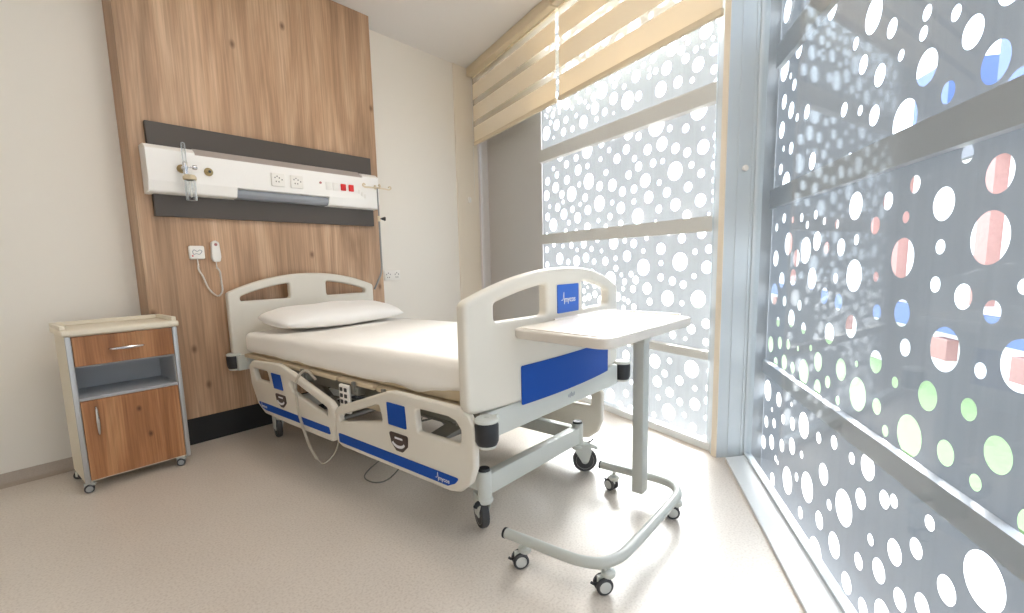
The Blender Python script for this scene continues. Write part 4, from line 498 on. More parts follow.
for z0, z1 in ((.495, .545), (1.245, 1.33), (1.95, 2.05), (2.66, 2.77)):
    fin(BX(1.86, 3.69, 2.345, 2.40, z0, z1, MW), 'facade_rail', M_railW, sc1, smooth=False)
for z0, z1 in ((.42, .495), (1.36, 1.46), (2.10, 2.22), (2.75, 2.85)):
    fin(BX(-1.2, 3.02, .812, .842, z0, z1, MR), 'facade_rail', M_rail, sc2, smooth=False)

GZ = -2.0
M_pave = mat('paving_outside', srgb(176, 172, 168), .9, var=.12, vscale=1.5)
M_grass = mat('grass_outside', srgb(82, 106, 66), .95, var=.35, vscale=9)
M_bwhite = mat('render_white', srgb(236, 236, 236), .8)
M_bred = mat('brick_red', srgb(168, 128, 122), .8, var=.15, vscale=12)
M_bblue = mat('cladding_blue', srgb(84, 104, 150), .5)
M_bgrey = mat('roof_grey', srgb(110, 112, 118), .7)
struct(fin(BX(-40, 60, -60, 50, GZ-.3, GZ), 'ground_outside', M_pave, smooth=False), 'grey paving outside the building', 'paving')
o = fin(BX(4.5, 34, 4.3, 7.3, GZ, GZ+.05, MR), 'lawn', M_grass, smooth=False); tag(o, 'strip of green lawn outside seen through the sheet holes', 'lawn', kind='stuff')
bd = thing('neighbour_building', 'white building with red piers and blue panels across the lawn', 'building')
fin(BX(8, 34, 7.8, 14, GZ, 3.2, MR), 'wall', M_bwhite, bd, smooth=False)
fin(BX(7.8, 34.2, 7.6, 14.2, 3.2, 3.45, MR), 'parapet', M_bgrey, bd, smooth=False)
for s in (9.6, 12.45, 15.85, 17.3, 20.6, 24.6, 28.4):
    fin(BX(s-.19, s+.19, 7.55, 7.8, -.1, 3.2, MR), 'pier', M_bred, bd, smooth=False)
fin(BX(8, 34, 7.6, 7.8, -.85, -.3, MR), 'blue_band', M_bblue, bd, smooth=False)
for s in (11.0, 13.55, 18.9, 22.5, 26.5):
    fin(BX(s-.30, s+.30, 7.56, 7.8, -1.5, -1.0, MR), 'window', M_bred, bd, smooth=False)
for s, z in ((12.3, 4.2), (15.4, 3.8)):
    fin(BX(s-.7, s+.75, 7.9, 9.0, z-.8, z+2.0, MR), 'blue_tower_panel', M_bblue, bd, smooth=False)

# ------------------------------------------------------------------ blinds
Mz = zebra_mat(2.315, .205, .72)
def blind(s0, s1, lab, stop=None):
    t = thing('zebra_blind', lab, 'blind', MW @ V(((s0+s1)/2, 2.19, H)), 'day and night blinds over the bed window')
    bm = bmesh.new(); rbox(bm, s0, s1, 2.115, 2.225, H-.085, H-.001, .01, 2, MW); fin(bm, 'headbox', M_head, t)
    bm = bmesh.new(); box(bm, s0+.015, s1-.015, 2.176, 2.1785, 2.315, H-.08, MW); fin(bm, 'fabric', Mz, t, smooth=False)
    bm = bmesh.new(); rbox(bm, s0+.012, s1-.012, 2.165, 2.19, 2.283, 2.318, .006, 2, MW); fin(bm, 'bottom_rail', M_head, t)
    return t
b1 = blind(3.155, 4.66, 'half-lowered beige striped blind beside the cream wall')
b2 = blind(1.70, 3.14, 'half-lowered beige striped blind beside the corner post')
bm = bmesh.new(); P = []
for k in range(2):
    p = MW @ V((4.68, 2.15+.03*k, 0)); tube(bm, [(p.x, p.y, H-.09), (p.x, p.y, 1.76)], .0022, 6)
fin(bm, 'bead_chain', M_whitepl, b1)
bm = bmesh.new(); p = MW @ V((4.63, 2.14, 0)); M_ = Matrix.Translation((p.x, p.y, 0))
bm = bmesh.new(); rbox(bm, 3.625, 3.655, 3.545, 3.575, 1.71, 1.765, .008); fin(bm, 'chain_tensioner', M_whitepl, b1)
# small knob on the post face
bm = bmesh.new(); p = f0.lerp(f1, .55); lathe(bm, [(.006, 0), (.006, .012), (.014, .016), (.016, .024), (.012, .032), (.0, .033)], Matrix.Translation((p.x, p.y, 1.54)) @ (V((0, 0, 1)).rotation_difference(fn)).to_matrix().to_4x4(), 18)
ck = fin(bm, 'cord_knob', M_whitepl); tag(ck, 'small white cord knob on the metal corner post', 'knob')

# ------------------------------------------------------------------ timber bedhead panel
pn = thing('timber_wall_panel', 'full-height oak veneer panel behind the bed', 'wall panel', (1.6, 3.5, 0))
fin(BX(.792, 2.425, 3.41, 3.588, .17, H-.002), 'veneer_board', M_oak, pn, smooth=False)
fin(BX(.792, 2.425, 3.418, 3.588, .001, .169), 'black_kickboard', M_kick, pn, smooth=False)

# ------------------------------------------------------------------ bedhead service unit
un = thing('medical_supply_rail', 'white bedhead services rail between two dark boards', 'bedhead unit', (1.6, 3.38, 1.66))
fin(BX(.872, 2.345, 3.378, 3.409, 1.795, 1.937), 'upper_board', M_board, un, smooth=False, bevel=.002)
fin(BX(.872, 2.345, 3.378, 3.409, 1.408, 1.560), 'lower_board', M_board, un, smooth=False, bevel=.002)
# body profile in (y, z)
bm = bmesh.new()
prf = fillet([(3.409, 1.80), (3.335, 1.80), (3.302, 1.775), (3.300, 1.60), (3.318, 1.538), (3.409, 1.530)], [.0, .01, .01, .02, .02, 0], 5)
def sweep(bm, prf, x0, x1):
    a = [bm.verts.new((x0, y, z)) for y, z in prf]; b = [bm.verts.new((x1, y, z)) for y, z in prf]; n = len(prf)
    for i in range(n): bm.faces.new((a[i], b[i], b[(i+1) % n], a[(i+1) % n]))
    bm.faces.new(a[::-1]); bm.faces.new(b)
up = fillet([(3.409, 1.80), (3.335, 1.80), (3.302, 1.775), (3.300, 1.598), (3.335, 1.592), (3.409, 1.592)], [0, .01, .01, .004, .004, 0], 4)
cut = lambda P: [(y, min(z, 1.764)) for y, z in P]
sweep(bm, prf, .838, 1.08); sweep(bm, cut(prf), 1.08, 1.30); sweep(bm, cut(up), 1.30, 1.925); sweep(bm, cut(prf), 1.925, 2.21); sweep(bm, prf, 2.21, 2.352)
fin(bm, 'housing', M_unit, un, bevel=.004)
bm = bmesh.new()
lp = fillet([(3.40, 1.591), (3.318, 1.591), (3.312, 1.565), (3.335, 1.538), (3.40, 1.535)], [0, .008, .02, .02, 0], 5)
sweep(bm, lp, 1.301, 1.924); fin(bm, 'reading_light', M_grey, un)
bm = bmesh.new(); sweep(bm, [(3.377, 1.765), (3.306, 1.765), (3.350, 1.808), (3.377, 1.808)], 1.085, 2.205); fin(bm, 'upward_light', mat('upward_light_grey', srgb(178, 168, 162), .4), un)
for x0 in (1.512, 1.640):
    bm = bmesh.new(); rbox(bm, x0, x0+.086, 3.288, 3.3005, 1.632, 1.716, .003); s = fin(bm, 'socket_outlet', M_whitepl, un)
    bm = bmesh.new()
    for a, b in ((.022, .055), (.036, .064), (.050, .055), (.028, .030), (.046, .030), (.068, .045)):
        box(bm, x0+a-.003, x0+a+.003, 3.2872, 3.2885, 1.632+b-.004, 1.632+b+.004)
    fin(bm, 'pin_hole', M_holes, s, smooth=False)
for x0 in (2.018, 2.083):
    bm = bmesh.new(); rbox(bm, x0, x0+.040, 3.290, 3.3005, 1.650, 1.698, .003); fin(bm, 'red_switch', M_red, un)
for x0, w in ((1.955, .05), (1.900, .045)):
    bm = bmesh.new(); rbox(bm, x0, x0+w, 3.297, 3.3005, 1.645, 1.70, .001); fin(bm, 'blank_plate', M_whitepl, un)
for x0, z0 in ((2.165, 1.64), (2.19, 1.625), (2.215, 1.61)):
    bm = bmesh.new(); rbox(bm, x0, x0+.016, 3.2965, 3.3005, z0, z0+.03, .001); fin(bm, 'data_port', M_whitepl, un)
bm = bmesh.new(); cyl(bm, (1.86, 3.3005, 1.69), (1.86, 3.295, 1.69), .008); fin(bm, 'indicator_lamp', mat('indicator_pink', srgb(200, 130, 130), .4), un)
for x in (1.003, 1.143):
    Q = Matrix.Translation((x, 3.3005, 1.675)) @ Matrix.Rotation(PI/2, 4, 'X')
    bm = bmesh.new(); lathe(bm, [(.024, 0), (.024, .006), (.019, .010), (.014, .010), (.012, .022), (.006, .022), (.006, .012), (.0, .012)], Q, 26)
    g = fin(bm, 'gas_outlet', M_brass, un)
    bm = bmesh.new(); cyl(bm, (x, 3.282, 1.675), (x, 3.276, 1.675), .008); fin(bm, 'valve_core', M_dark, g)

# oxygen flowmeter plugged in the left outlet
fm = thing('oxygen_flowmeter', 'clear glass flowmeter with humidifier jar on the left gas outlet', 'flowmeter', (1.0, 3.26, 1.6))
bm = bmesh.new(); cyl(bm, (1.003, 3.278, 1.675), (1.003, 3.225, 1.675), .014, bev=.003); cyl(bm, (1.003, 3.235, 1.705), (1.003, 3.235, 1.635), .013, bev=.003)
fin(bm, 'chrome_body', M_chrome, fm)
bm = bmesh.new(); cyl(bm, (1.017, 3.235, 1.680), (1.040, 3.235, 1.680), .005); cyl(bm, (1.040, 3.235, 1.680), (1.062, 3.235, 1.680), .013, bev=.003)
fin(bm, 'control_knob', M_chrome, fm)
bm = bmesh.new(); lathe(bm, [(.011, 1.706), (.011, 1.80), (.008, 1.812), (.0, 1.815)], Matrix.Translation((1.003, 3.235, 0)), 18); fin(bm, 'flow_tube', M_clear, fm)
bm = bmesh.new(); lathe(bm, [(.030, 1.606), (.034, 1.61), (.034, 1.624), (.028, 1.634), (.010, 1.637), (.0, 1.637)], Matrix.Translation((1.02, 3.235, 0)), 24); fin(bm, 'jar_lid', mat('lid_beige', srgb(206, 190, 160), .4), fm)
bm = bmesh.new(); lathe(bm, [(.0, 1.492), (.026, 1.492), (.028, 1.498), (.028, 1.60), (.026, 1.606), (.0, 1.606)], Matrix.Translation((1.02, 3.235, 0)), 24); jar = fin(bm, 'humidifier_jar', M_clear, fm)
bm = bmesh.new(); cyl(bm, (1.02, 3.235, 1.60), (1.02, 3.235, 1.51), .004); fin(bm, 'dip_tube', M_whitepl, jar)

# nurse call
nc = thing('nurse_call_unit', 'white nurse call box and corded handset on the oak panel', 'nurse call', (1.1, 3.40, 1.2))
bm = bmesh.new(); rbox(bm, 1.022, 1.108, 3.386, 3.4095, 1.158, 1.240, .010, 3); wb = fin(bm, 'wall_box', M_whitepl, nc)
bm = bmesh.new()
tube(bm, catmull([(1.04, 3.385, 1.205), (1.050, 3.385, 1.215), (1.065, 3.385, 1.205), (1.08, 3.385, 1.214), (1.092, 3.385, 1.207)], 5), .0018, 6)
tube(bm, catmull([(1.092, 3.385, 1.207), (1.085, 3.385, 1.195), (1.075, 3.385, 1.188), (1.06, 3.385, 1.192), (1.045, 3.385, 1.188), (1.04, 3.385, 1.205)], 5), .0018, 6)
fin(bm, 'symbol_outline', M_grey, wb)
bm = bmesh.new(); box(bm, 1.035, 1.043, 3.3852, 3.3865, 1.174, 1.182); fin(bm, 'red_lamp', M_red, wb, smooth=False)
bm = plate(fillet([(1.150, 1.140), (1.190, 1.140), (1.198, 1.17), (1.192, 1.262), (1.170, 1.275), (1.148, 1.262), (1.142, 1.17)], .012, 5), (), .026, .006, lambda u, v, w: (u, 3.382+w, v)); hs = fin(bm, 'handset', M_whitepl, nc)
bm = bmesh.new(); cyl(bm, (1.170, 3.383, 1.248), (1.170, 3.379, 1.248), .009); fin(bm, 'call_button', mat('button_rose', srgb(170, 110, 110), .4), hs)
bm = bmesh.new()
cyl(bm, (1.066, 3.398, 1.16), (1.066, 3.396, 1.125), .003); cyl(bm, (1.168, 3.396, 1.142), (1.168, 3.396, 1.105), .003)
tube(bm, helix([(1.066, 3.396, 1.125), (1.066, 3.392, 1.09), (1.085, 3.392, 1.05), (1.105, 3.392, .985), (1.13, 3.392, .945), (1.160, 3.392, .925), (1.185, 3.392, .955), (1.185, 3.392, 1.02), (1.182, 3.392, 1.08), (1.168, 3.396, 1.105)], .0045, 170, 7), .0020, 5)
fin(bm, 'coiled_cord', M_whitepl, nc)

# double wall socket right of the panel
ws = thing('wall_socket', 'double white socket on the cream wall right of the bed head', 'socket', (2.65, 3.59, 1.0))
bm = bmesh.new(); rbox(bm, 2.56, 2.728, 3.578, 3.5895, .958, 1.046, .003); pl = fin(bm, 'socket_plate', M_whitepl, ws)
for ox in (2.60, 2.69):
    bm = bmesh.new()
    for a, b in ((-.018, .010), (0, .022), (.018, .010), (-.01, -.016), (.01, -.016)):
        box(bm, ox+a-.003, ox+a+.003, 3.5768, 3.5782, 1.0+b-.005, 1.0+b+.005)
    fin(bm, 'pin_hole', M_holes, pl, smooth=False)

# ------------------------------------------------------------------ IV pole
iv = thing('iv_pole', 'thin metal drip pole with hooks at the bed head corner', 'IV pole', (2.335, 3.3, 1.2))
ivx, ivy = 2.306, 3.255
bm = bmesh.new(); tube(bm, catmull([(2.250, 3.290, .905), (2.274, 3.270, .97), (2.302, 3.257, 1.05), (ivx, ivy, 1.20), (ivx, ivy, 1.45)], 8), .0075, 10)
cyl(bm, (ivx, ivy, 1.45), (ivx, ivy, 1.69), .0055, seg=12); fin(bm, 'pole', M_steel, iv)
M_hook = mat('hook_cream', srgb(220, 204, 176), .4)
for a in (0, PI/2):
    dx, dy = math.cos(a), math.sin(a)
    for sgn in (1, -1):
        bm = bmesh.new(); L = .120 if a == 0 else .030
        P = [(ivx, ivy, 1.692), (ivx+sgn*dx*L*.6, ivy+sgn*dy*L*.6, 1.690), (ivx+sgn*dx*L*.9, ivy+sgn*dy*L*.9, 1.688), (ivx+sgn*dx*(L+.008), ivy+sgn*dy*(L+.008), 1.700), (ivx+sgn*dx*L, ivy+sgn*dy*L, 1.712), (ivx+sgn*dx*(L-.014), ivy+sgn*dy*(L-.014), 1.706)]
        tube(bm, catmull(P, 6), .006, 8); fin(bm, 'hook', M_hook, iv)
bm = bmesh.new(); cyl(bm, (ivx, ivy, 1.435), (ivx, ivy, 1.478), .011, bev=.003); fin(bm, 'collar', M_hook, iv)
bm = bmesh.new(); cyl(bm, (ivx+.010, ivy, 1.457), (ivx+.024, ivy-.004, 1.457), .005); cyl(bm, (ivx+.022, ivy-.003, 1.457), (ivx+.050, ivy-.012, 1.457), .008, .017, bev=.002); fin(bm, 'clamp_knob', M_dark, iv)

# ------------------------------------------------------------------ hospital bed
bed = thing('hospital_bed', 'ivory and blue adjustable hospital bed on castors', 'bed', (1.69, 2.2, 0))
XC = 1.695
def bow(u, amp=.05): return -amp*(1-((u-XC)/.56)**2)
def arch(x0, x1, zb, zs, za, n=30, r=.05):
    """board outline: flat base, upright sides, arched top"""
    pts = [(x0, zb), (x1, zb)]; top = []
    for i in range(n+1):
        t = i/n; x = x1-(x1-x0)*t; q = abs(t-.5)*2
        z = zs+(za-zs)*(1-q**2.1); top.append((x, z))
    rad = [r*.9, r*.9]+[r*.8]+[0]*(n-1)+[r*.8]
    return fillet(pts+top, rad, 6)
def arch_hole(x0, x1, zb, f, n=10, r=.02):
    top = [(x1-(x1-x0)*i/n, f(x1-(x1-x0)*i/n)) for i in range(n+1)]
    return fillet([(x0, zb), (x1, zb)]+top, [r, r, r]+[0]*(n-1)+[r], 4)
def board(name, x0, x1, zb, zs, za, fy, holes_zb, bandw, side, mid):
    ftop = lambda x: zs+(za-zs)*(1-(abs((x-x0)/(x1-x0)-.5)*2)**2.1)-bandw
    c = (x0+x1)/2
    hl = arch_hole(x0+side, c-mid, holes_zb, ftop); hr = arch_hole(c+mid, x1-side, holes_zb, ftop)
    cuts = [x0+(x1-x0)*k/26 for k in range(1, 26)]
    bm = plate(arch(x0, x1, zb, zs, za), [hl, hr], .048, .014, fy, cuts, res=3)
    return fin(bm, name, M_bed, bed, angle=50)
F = lambda u, v, w: (u, 1.165+bow(u)+w, v)
fb = board('footboard', 1.146, 2.257, .562, .962, 1.072, F, .884, .058, .130, .135)
cuts = [1.1+k*.05 for k in range(24)]
def decal(poly, f, name, m, parent, off=-.0015, th=.003, cuts=None):
    return fin(plate(poly, (), th, .0, lambda u, v, w: f(u, v, w+off), cuts), name, m, parent, angle=30)
Fo = lambda u, v, w: F(u, v, w-.0022)
bp = decal(fillet([(1.402, .548), (2.108, .548), (2.108, .702), (1.402, .702)], .008), Fo, 'blue_panel', M_blue, fb, cuts=cuts)
sq = decal(fillet([(1.632, .882), (1.796, .882), (1.796, 1.000), (1.632, 1.000)], .006), Fo, 'emblem_plate', M_sqblue, fb, cuts=[1.65, 1.68, 1.71, 1.74, 1.77])
def logo(f, name, parent, size, m, cx, cy, spike=True, cuts_=None):
    """heartbeat spike followed by hand lettering"""
    g = lambda u, v, w: f(cx+u, cy+v, w)
    bm = text_bm('mycos', size, lambda x, y, z: g(x+size*.70, y, z-.0048), align='CENTER', bold=size*.012)
    x0 = -size*1.25
    P = [(x0, -.05), (x0+.28*size, -.02), (x0+.40*size, .12), (x0+.56*size, .95), (x0+.66*size, -.55), (x0+.80*size, .05)]
    t = .045*size
    for (ax, ay), (bx_, by) in zip(P, P[1:]):
        ay *= size; by *= size
        d = V((bx_-ax, by-ay)); L = d.length; d /= L; nrm = V((-d.y, d.x))*t
        q = [V((ax, ay))+nrm, V((ax, ay))-nrm, V((bx_, by))-nrm, V((bx_, by))+nrm]
        vs = [bm.verts.new(g(p.x, p.y, -.0048)) for p in q]; bm.faces.new(vs)
    o = fin(bm, name, m, parent, smooth=False); return o
logo(F, 'emblem_lettering', fb, .034, M_label, 1.700, .936)
# headboard
FH = lambda u, v, w: (u, 3.318-bow(u, .03)*0+w*1.0-.02, v)
hb = board('headboard', 1.178, 2.245, .53, .945, 1.052, FH, .886, .058, .075, .135)

# side rails: (y, z) outlines
RO_foot = [(2.065, .419), (2.027, .447), (1.659, .573), (1.605, .585), (1.225, .585), (1.172, .567), (1.142, .525), (1.146, .37), (1.171, .308), (1.226, .262), (1.282, .250), (2.019, .250), (2.063, .265)]
RO_head = [(3.007, .527), (2.961, .556), (2.63, .575), (2.478, .549), (2.103, .456), (2.068, .428), (2.068, .351), (2.085, .264), (2.113, .252), (2.574, .252), (2.838, .258), (2.92, .300), (2.991, .415)]
def rail(name, out, holes, x, sgn, dz, deco, lab=None):
    G = lambda u, v, w: (x+sgn*w, u, v+dz)
    bm = plate(fillet(out, .022, 4), [fillet(h, .016, 4) for h in holes], .032, .011, G, res=3)
    o = fin(bm, name, M_bed, bed, angle=50)
    if lab: o['label'] = lab
    Gd = lambda u, v, w: G(u, v, w-.0022)
    for nm, poly, m, r in deco:
        decal(fillet(poly, r), Gd, nm, m, o)
    return o, G
deco_f = [('blue_square', [(1.643, .535), (1.525, .535), (1.519, .441), (1.637, .441)], M_blue, .005),
          ('brown_badge', [(1.637, .412), (1.513, .412), (1.517, .366), (1.551, .337), (1.592, .337), (1.623, .366)], M_brown, .012),
          ('blue_stripe', [(2.036, .316), (1.225, .316), (1.246, .292), (1.284, .273), (2.032, .273)], M_blue, .008)]
deco_h = [('blue_square', [(2.708, .518), (2.597, .518), (2.576, .434), (2.683, .434)], M_blue, .005),
          ('brown_badge', [(2.676, .408), (2.558, .408), (2.550, .368), (2.588, .338), (2.615, .338), (2.662, .368)], M_brown, .012),
          ('blue_stripe', [(2.905, .324), (2.125, .324), (2.112, .290), (2.807, .284), (2.86, .292)], M_blue, .008)]
hf = [[(2.03, .402), (1.705, .512), (1.686, .44), (2.025, .372)], [(1.463, .538), (1.278, .540), (1.237, .531), (1.211, .503), (1.214, .448), (1.455, .444)]]
hh = [[(2.950, .513), (2.762, .515), (2.737, .453), (2.916, .450)], [(2.52, .505), (2.424, .493), (2.135, .418), (2.131, .378), (2.258, .402), (2.476, .443)]]
r1, G1 = rail('side_rail', RO_foot, hf, 1.150, 1, 0, deco_f, 'lower left side rail at the foot end')
r2, G2 = rail('side_rail', RO_head, hh, 1.150, 1, 0, deco_h, 'lower left side rail at the head end')
fl = lambda G: (lambda u, v, w: G(-u, v, w))
for G, cy, cz, ry in ((G1, 1.312, .291, r1), (G2, 2.83, .305, r2)):
    g2 = lambda u, v, w, G=G: G(-u, v, w)
    logo(g2, 'stripe_lettering', ry, .024, M_label, -cy-.01, cz)
# badge print: short bar and curved line
for G, cy, ry in ((G1, 1.575, r1), (G2, 2.612, r2)):
    bm = bmesh.new()
    for u0, u1, v0, v1 in ((cy-.028, cy+.022, .388, .396),):
        add(bm, plate([(u0, v0), (u1, v0), (u1, v1), (u0, v1)], (), .001, 0, lambda u, v, w: G(u, v, w-.0050)))
    P = [(cy+.045*math.cos(a), .378+.028*math.sin(a)) for a in [PI+PI*k/12*.8+.3 for k in range(13)]]
    inner = [(cy+.036*math.cos(a), .380+.018*math.sin(a)) for a in [PI+PI*k/12*.8+.3 for k in range(13)]]
    add(bm, plate(P+inner[::-1], (), .001, 0, lambda u, v, w: G(u, v, w-.0050)))
    fin(bm, 'badge_print', M_label, ry, smooth=False)
sh = lambda L: [(a+.085, b) for a, b in L]
r3, G3 = rail('side_rail', sh(RO_foot), [sh(h) for h in hf], 2.240, -1, -.135, [])
r4, G4 = rail('side_rail', sh(RO_head), [sh(h) for h in hh], 2.240, -1, -.135, [])

# upper frame
bm = bmesh.new()
rbox(bm, 1.235, 2.235, 1.150, 1.196, .452, .557, .006)
fr = fin(bm, 'foot_cross_beam', M_bedw, bed)
bm = bmesh.new()
for k in range(5): box(bm, 1.765+k*.011, 1.771+k*.011, 1.1488, 1.1496, .490-(k % 2)*.004, .502+(k % 3)*.004)
fin(bm, 'worn_print', M_grey, fr, smooth=False)
bm = bmesh.new()
rbox(bm, 1.235, 2.235, 3.225, 3.262, .455, .54, .006); fin(bm, 'head_cross_beam', M_bedw, bed)
for x in (1.27, 2.12):
    bm = bmesh.new(); rbox(bm, x, x+.045, 1.20, 3.222, .465, .525, .004); fin(bm, 'side_beam', M_beddk, bed)
bm = bmesh.new()
for y0, y1 in ((1.26, 1.80), (1.82, 2.12), (2.14, 2.40), (2.42, 3.20)):
    rbox(bm, 1.205, 2.185, y0, y1, .541, .563, .006)
fin(bm, 'mattress_platform', M_deck, bed)
bm = bmesh.new()
for y in (1.4, 1.75, 2.05, 2.35, 2.7, 3.05):
    box(bm, 1.24, 2.15, y, y+.03, .526, .5405)
fin(bm, 'platform_bearer', M_beddk, bed, smooth=False)
for y in (2.66, 2.41, 1.93, 1.70):
    bm = bmesh.new(); rbox(bm, 1.195, 1.235, y, y+.05, .500, .540, .004); rbox(bm, 1.185, 1.20, y+.015, y+.035, .515, .566, .003); fin(bm, 'mattress_bracket', M_beddk, bed)
# corner bumpers
for x, y, z, sx in ((1.190, 1.118, .497, 1), (2.285, 1.150, .505, -1), (1.200, 3.300, .497, 1), (2.230, 3.300, .497, -1)):
    if y > 3: y = 3.315; x = 1.185 if sx > 0 else 2.24
    bm = bmesh.new(); lathe(bm, [(.0, z-.036), (.036, z-.036), (.042, z-.022), (.043, z+.036), (.039, z+.046), (.0, z+.046)], Matrix.Translation((x, y, 0)), 28)
    b = fin(bm, 'corner_bumper', M_dark, bed)
    bm = bmesh.new(); lathe(bm, [(.0, z+.0465), (.043, z+.0465), (.044, z+.055), (.036, z+.062), (.010, z+.062), (.008, z+.058), (.0, z+.058)], Matrix.Translation((x, y, 0)), 28)
    lathe(bm, [(.0, z-.048), (.030, z-.048), (.037, z-.0365), (.0, z-.0365)], Matrix.Translation((x, y, 0)), 28)
    yy = 1.175 if y < 2 else 3.25
    box(bm, min(x, x+sx*.09), max(x, x+sx*.09), min(y, yy)+.02*(y < 2)+(-.0), max(y, yy)-.02*(y > 2), z-.045, z+.045)
    fin(bm, 'bumper_cap', M_bedw, b, bevel=.002)
# base frame
for y in (1.262, 3.06):
    bm = bmesh.new(); rbox(bm, 1.36, 2.06, y, y+.045, .160, .246, .004); fin(bm, 'base_cross_beam', M_bedw, bed)
for x in (1.335, 2.035):
    bm = bmesh.new(); rbox(bm, x, x+.045, 1.309, 3.058, .168, .238, .004); fin(bm, 'base_side_beam', M_bedw, bed)
def bed_castor(x, y, dirx, diry, ax, pedal, pl=1.0, pm=None):
    """x,y: stem. dir: trailing offset. ax: axle direction"""
    bm = bmesh.new(); cyl(bm, (x, y, .148), (x, y, .262), .029, seg=26, bev=.003); st = fin(bm, 'corner_post', M_bedw, bed)
    bm = bmesh.new(); cyl(bm, (x, y, .2625), (x, y, .272), .026, .022, seg=22); fin(bm, 'post_cap', M_dark, st)
    A = V((ax[0], ax[1], 0)).normalized(); c = V((x+dirx, y+diry, .0635)); f = V((A.y, -A.x, 0))
    M_ = Matrix.Translation(c) @ Matrix(((f.x, A.x, 0, 0), (f.y, A.y, 0, 0), (0, 0, 1, 0), (0, 0, 0, 1)))
    # tyre (dark) + hub
    bm = bmesh.new(); R = .0625; Q = M_ @ Matrix.Rotation(-PI/2, 4, 'X')
    lathe(bm, [(.046, -.015), (.058, -.016), (R, -.009), (R, .009), (.058, .016), (.046, .015)], Q, 36)
    ty = fin(bm, 'castor', M_tyre, bed)
    bm = bmesh.new(); lathe(bm, [(.0, -.0155), (.018, -.017), (.022, -.012), (.040, -.012), (.0465, -.0155), (.0465, .0155), (.040, .012), (.022, .012), (.018, .017), (.0, .0155)], Q, 30); fin(bm, 'wheel_hub', M_hub, ty)
    # fork: a hood over one half of the wheel
    bm = bmesh.new(); sc = V((x, y, 0))-V((c.x, c.y, 0)); k = 1 if sc.dot(f) >= 0 else -1
    for s in (-1, 1):
        out = fillet([(-.018, -.004), (.018, -.004), (.050*k+.0, .05), (.052*k, .088), (-.030*k, .088), (-.034*k, .05)] if k > 0 else [(-.018, -.004), (.018, -.004), (.034, .05), (.030, .088), (-.052, .088), (-.050, .05)], .010, 4)
        add(bm, plate(out, (), .006, .0015, lambda u, v, w, s=s: M_ @ V((u, s*(.019+w), v))))
    lathe(bm, [(.0, .0), (.028, .0), (.034, .008), (.034, .020), (.024, .028), (.0, .028)], Matrix.Translation((x, y, .124)), 24)
    box(bm, -.03 if k > 0 else -.05, .05 if k > 0 else .03, -.025, .025, .082, .090, M_)
    fin(bm, 'fork', M_bedw, ty, bevel=.001)
    if pedal:
        px, py = pedal; bm = bmesh.new(); p = V((x, y, .128)); d = V((px, py, 0)).normalized()
        tube(bm, catmull([p+d*.025, p+d*.06*pl+V((0, 0, .004)), p+d*.09*pl-V((0, 0, .002)), p+d*.105*pl-V((0, 0, .012))], 6), [.012]*6+[.011]*6+[.009]*6+[.006], 8); fin(bm, 'brake_pedal', pm or M_bedw, ty)
        if pm: return
        bm = bmesh.new(); tube(bm, [p+d*.05+V((0, 0, .02)), p+d*.075+V((0, 0, .034)), p+d*.085+V((0, 0, .045))], .004, 6); fin(bm, 'brake_lever', M_dark, ty)
bed_castor(1.345, 1.285, .012, .034, (-.8, .42), (-.9, .15), .5, M_dark)
bed_castor(2.055, 1.285, .022, -.030, (-.78, -.62), (.7, -.7))
bed_castor(1.345, 3.078, -.010, .036, (-.95, .2), None)
bed_castor(2.055, 3.078, -.010, .036, (-.95, .2), None)
# lifting mechanism
for x, ((y0, z0), (y1, z1)) in [(x, q) for x in (1.46, 1.90) for q in (((1.42, .455), (1.80, .215)), ((2.90, .455), (2.52, .215)))]:
    if True:
        bm = bmesh.new()
        d = V((0, y1-y0, z1-z0)); L = d.length; ang = math.atan2(z1-z0, y1-y0)
        M_ = Matrix.Translation((x, (y0+y1)/2, (z0+z1)/2)) @ Matrix.Rotation(ang, 4, 'X')
        rbox(bm, -.016, .016, -L/2, L/2, -.028, .028, .006, 2, M_)
    fin(bm, 'lifting_arm', M_beddk, bed)
for y, z in ((1.42, .458), (2.90, .458), (1.80, .212), (2.52, .212)):
    bm = bmesh.new(); cyl(bm, (1.38 if z < .3 else 1.315, y, z), (2.04 if z < .3 else 2.12, y, z), .018); fin(bm, 'pivot_shaft', M_steel, bed)
for y0, y1 in ((1.80, 2.12), (2.55, 2.25)):
    bm = bmesh.new(); cyl(bm, (1.66, y0, .23), (1.66, y1, .42), .018); cyl(bm, (1.66, y1, .42), (1.66, y1+(y1-y0)*.35, .485), .026, bev=.004); fin(bm, 'actuator', M_steel, bed)
bm = bmesh.new(); rbox(bm, 1.42, 1.66, 2.05, 2.35, .40, .464, .010); fin(bm, 'control_box', M_beddk, bed)
bm = bmesh.new(); rbox(bm, 1.40, 2.00, 1.50, 2.00, .385, .400, .004); fin(bm, 'cover_tray', M_beddk, bed)
bm = bmesh.new(); rbox(bm, 1.26, 1.40, 1.82, 1.98, .42, .462, .005); fin(bm, 'battery_holder', M_deck, bed)
bm = bmesh.new()
tube(bm, catmull([(1.45, 2.2, .42), (1.35, 2.0, .38), (1.40, 1.8, .35), (1.5, 1.7, .37), (1.6, 1.55, .41)], 8), .005, 8)
tube(bm, catmull([(1.50, 2.3, .42), (1.38, 2.45, .36), (1.45, 2.6, .33), (1.62, 2.5, .27)], 8), .005, 8)
tube(bm, catmull([(1.66, 2.05, .25), (1.52, 2.0, .10), (1.40, 2.0, .012), (1.32, 2.02, .006), (1.32, 2.12, .006), (1.42, 2.20, .006), (1.60, 2.25, .03)], 8), .0035, 8)
fin(bm, 'power_cable', M_beddk, bed)

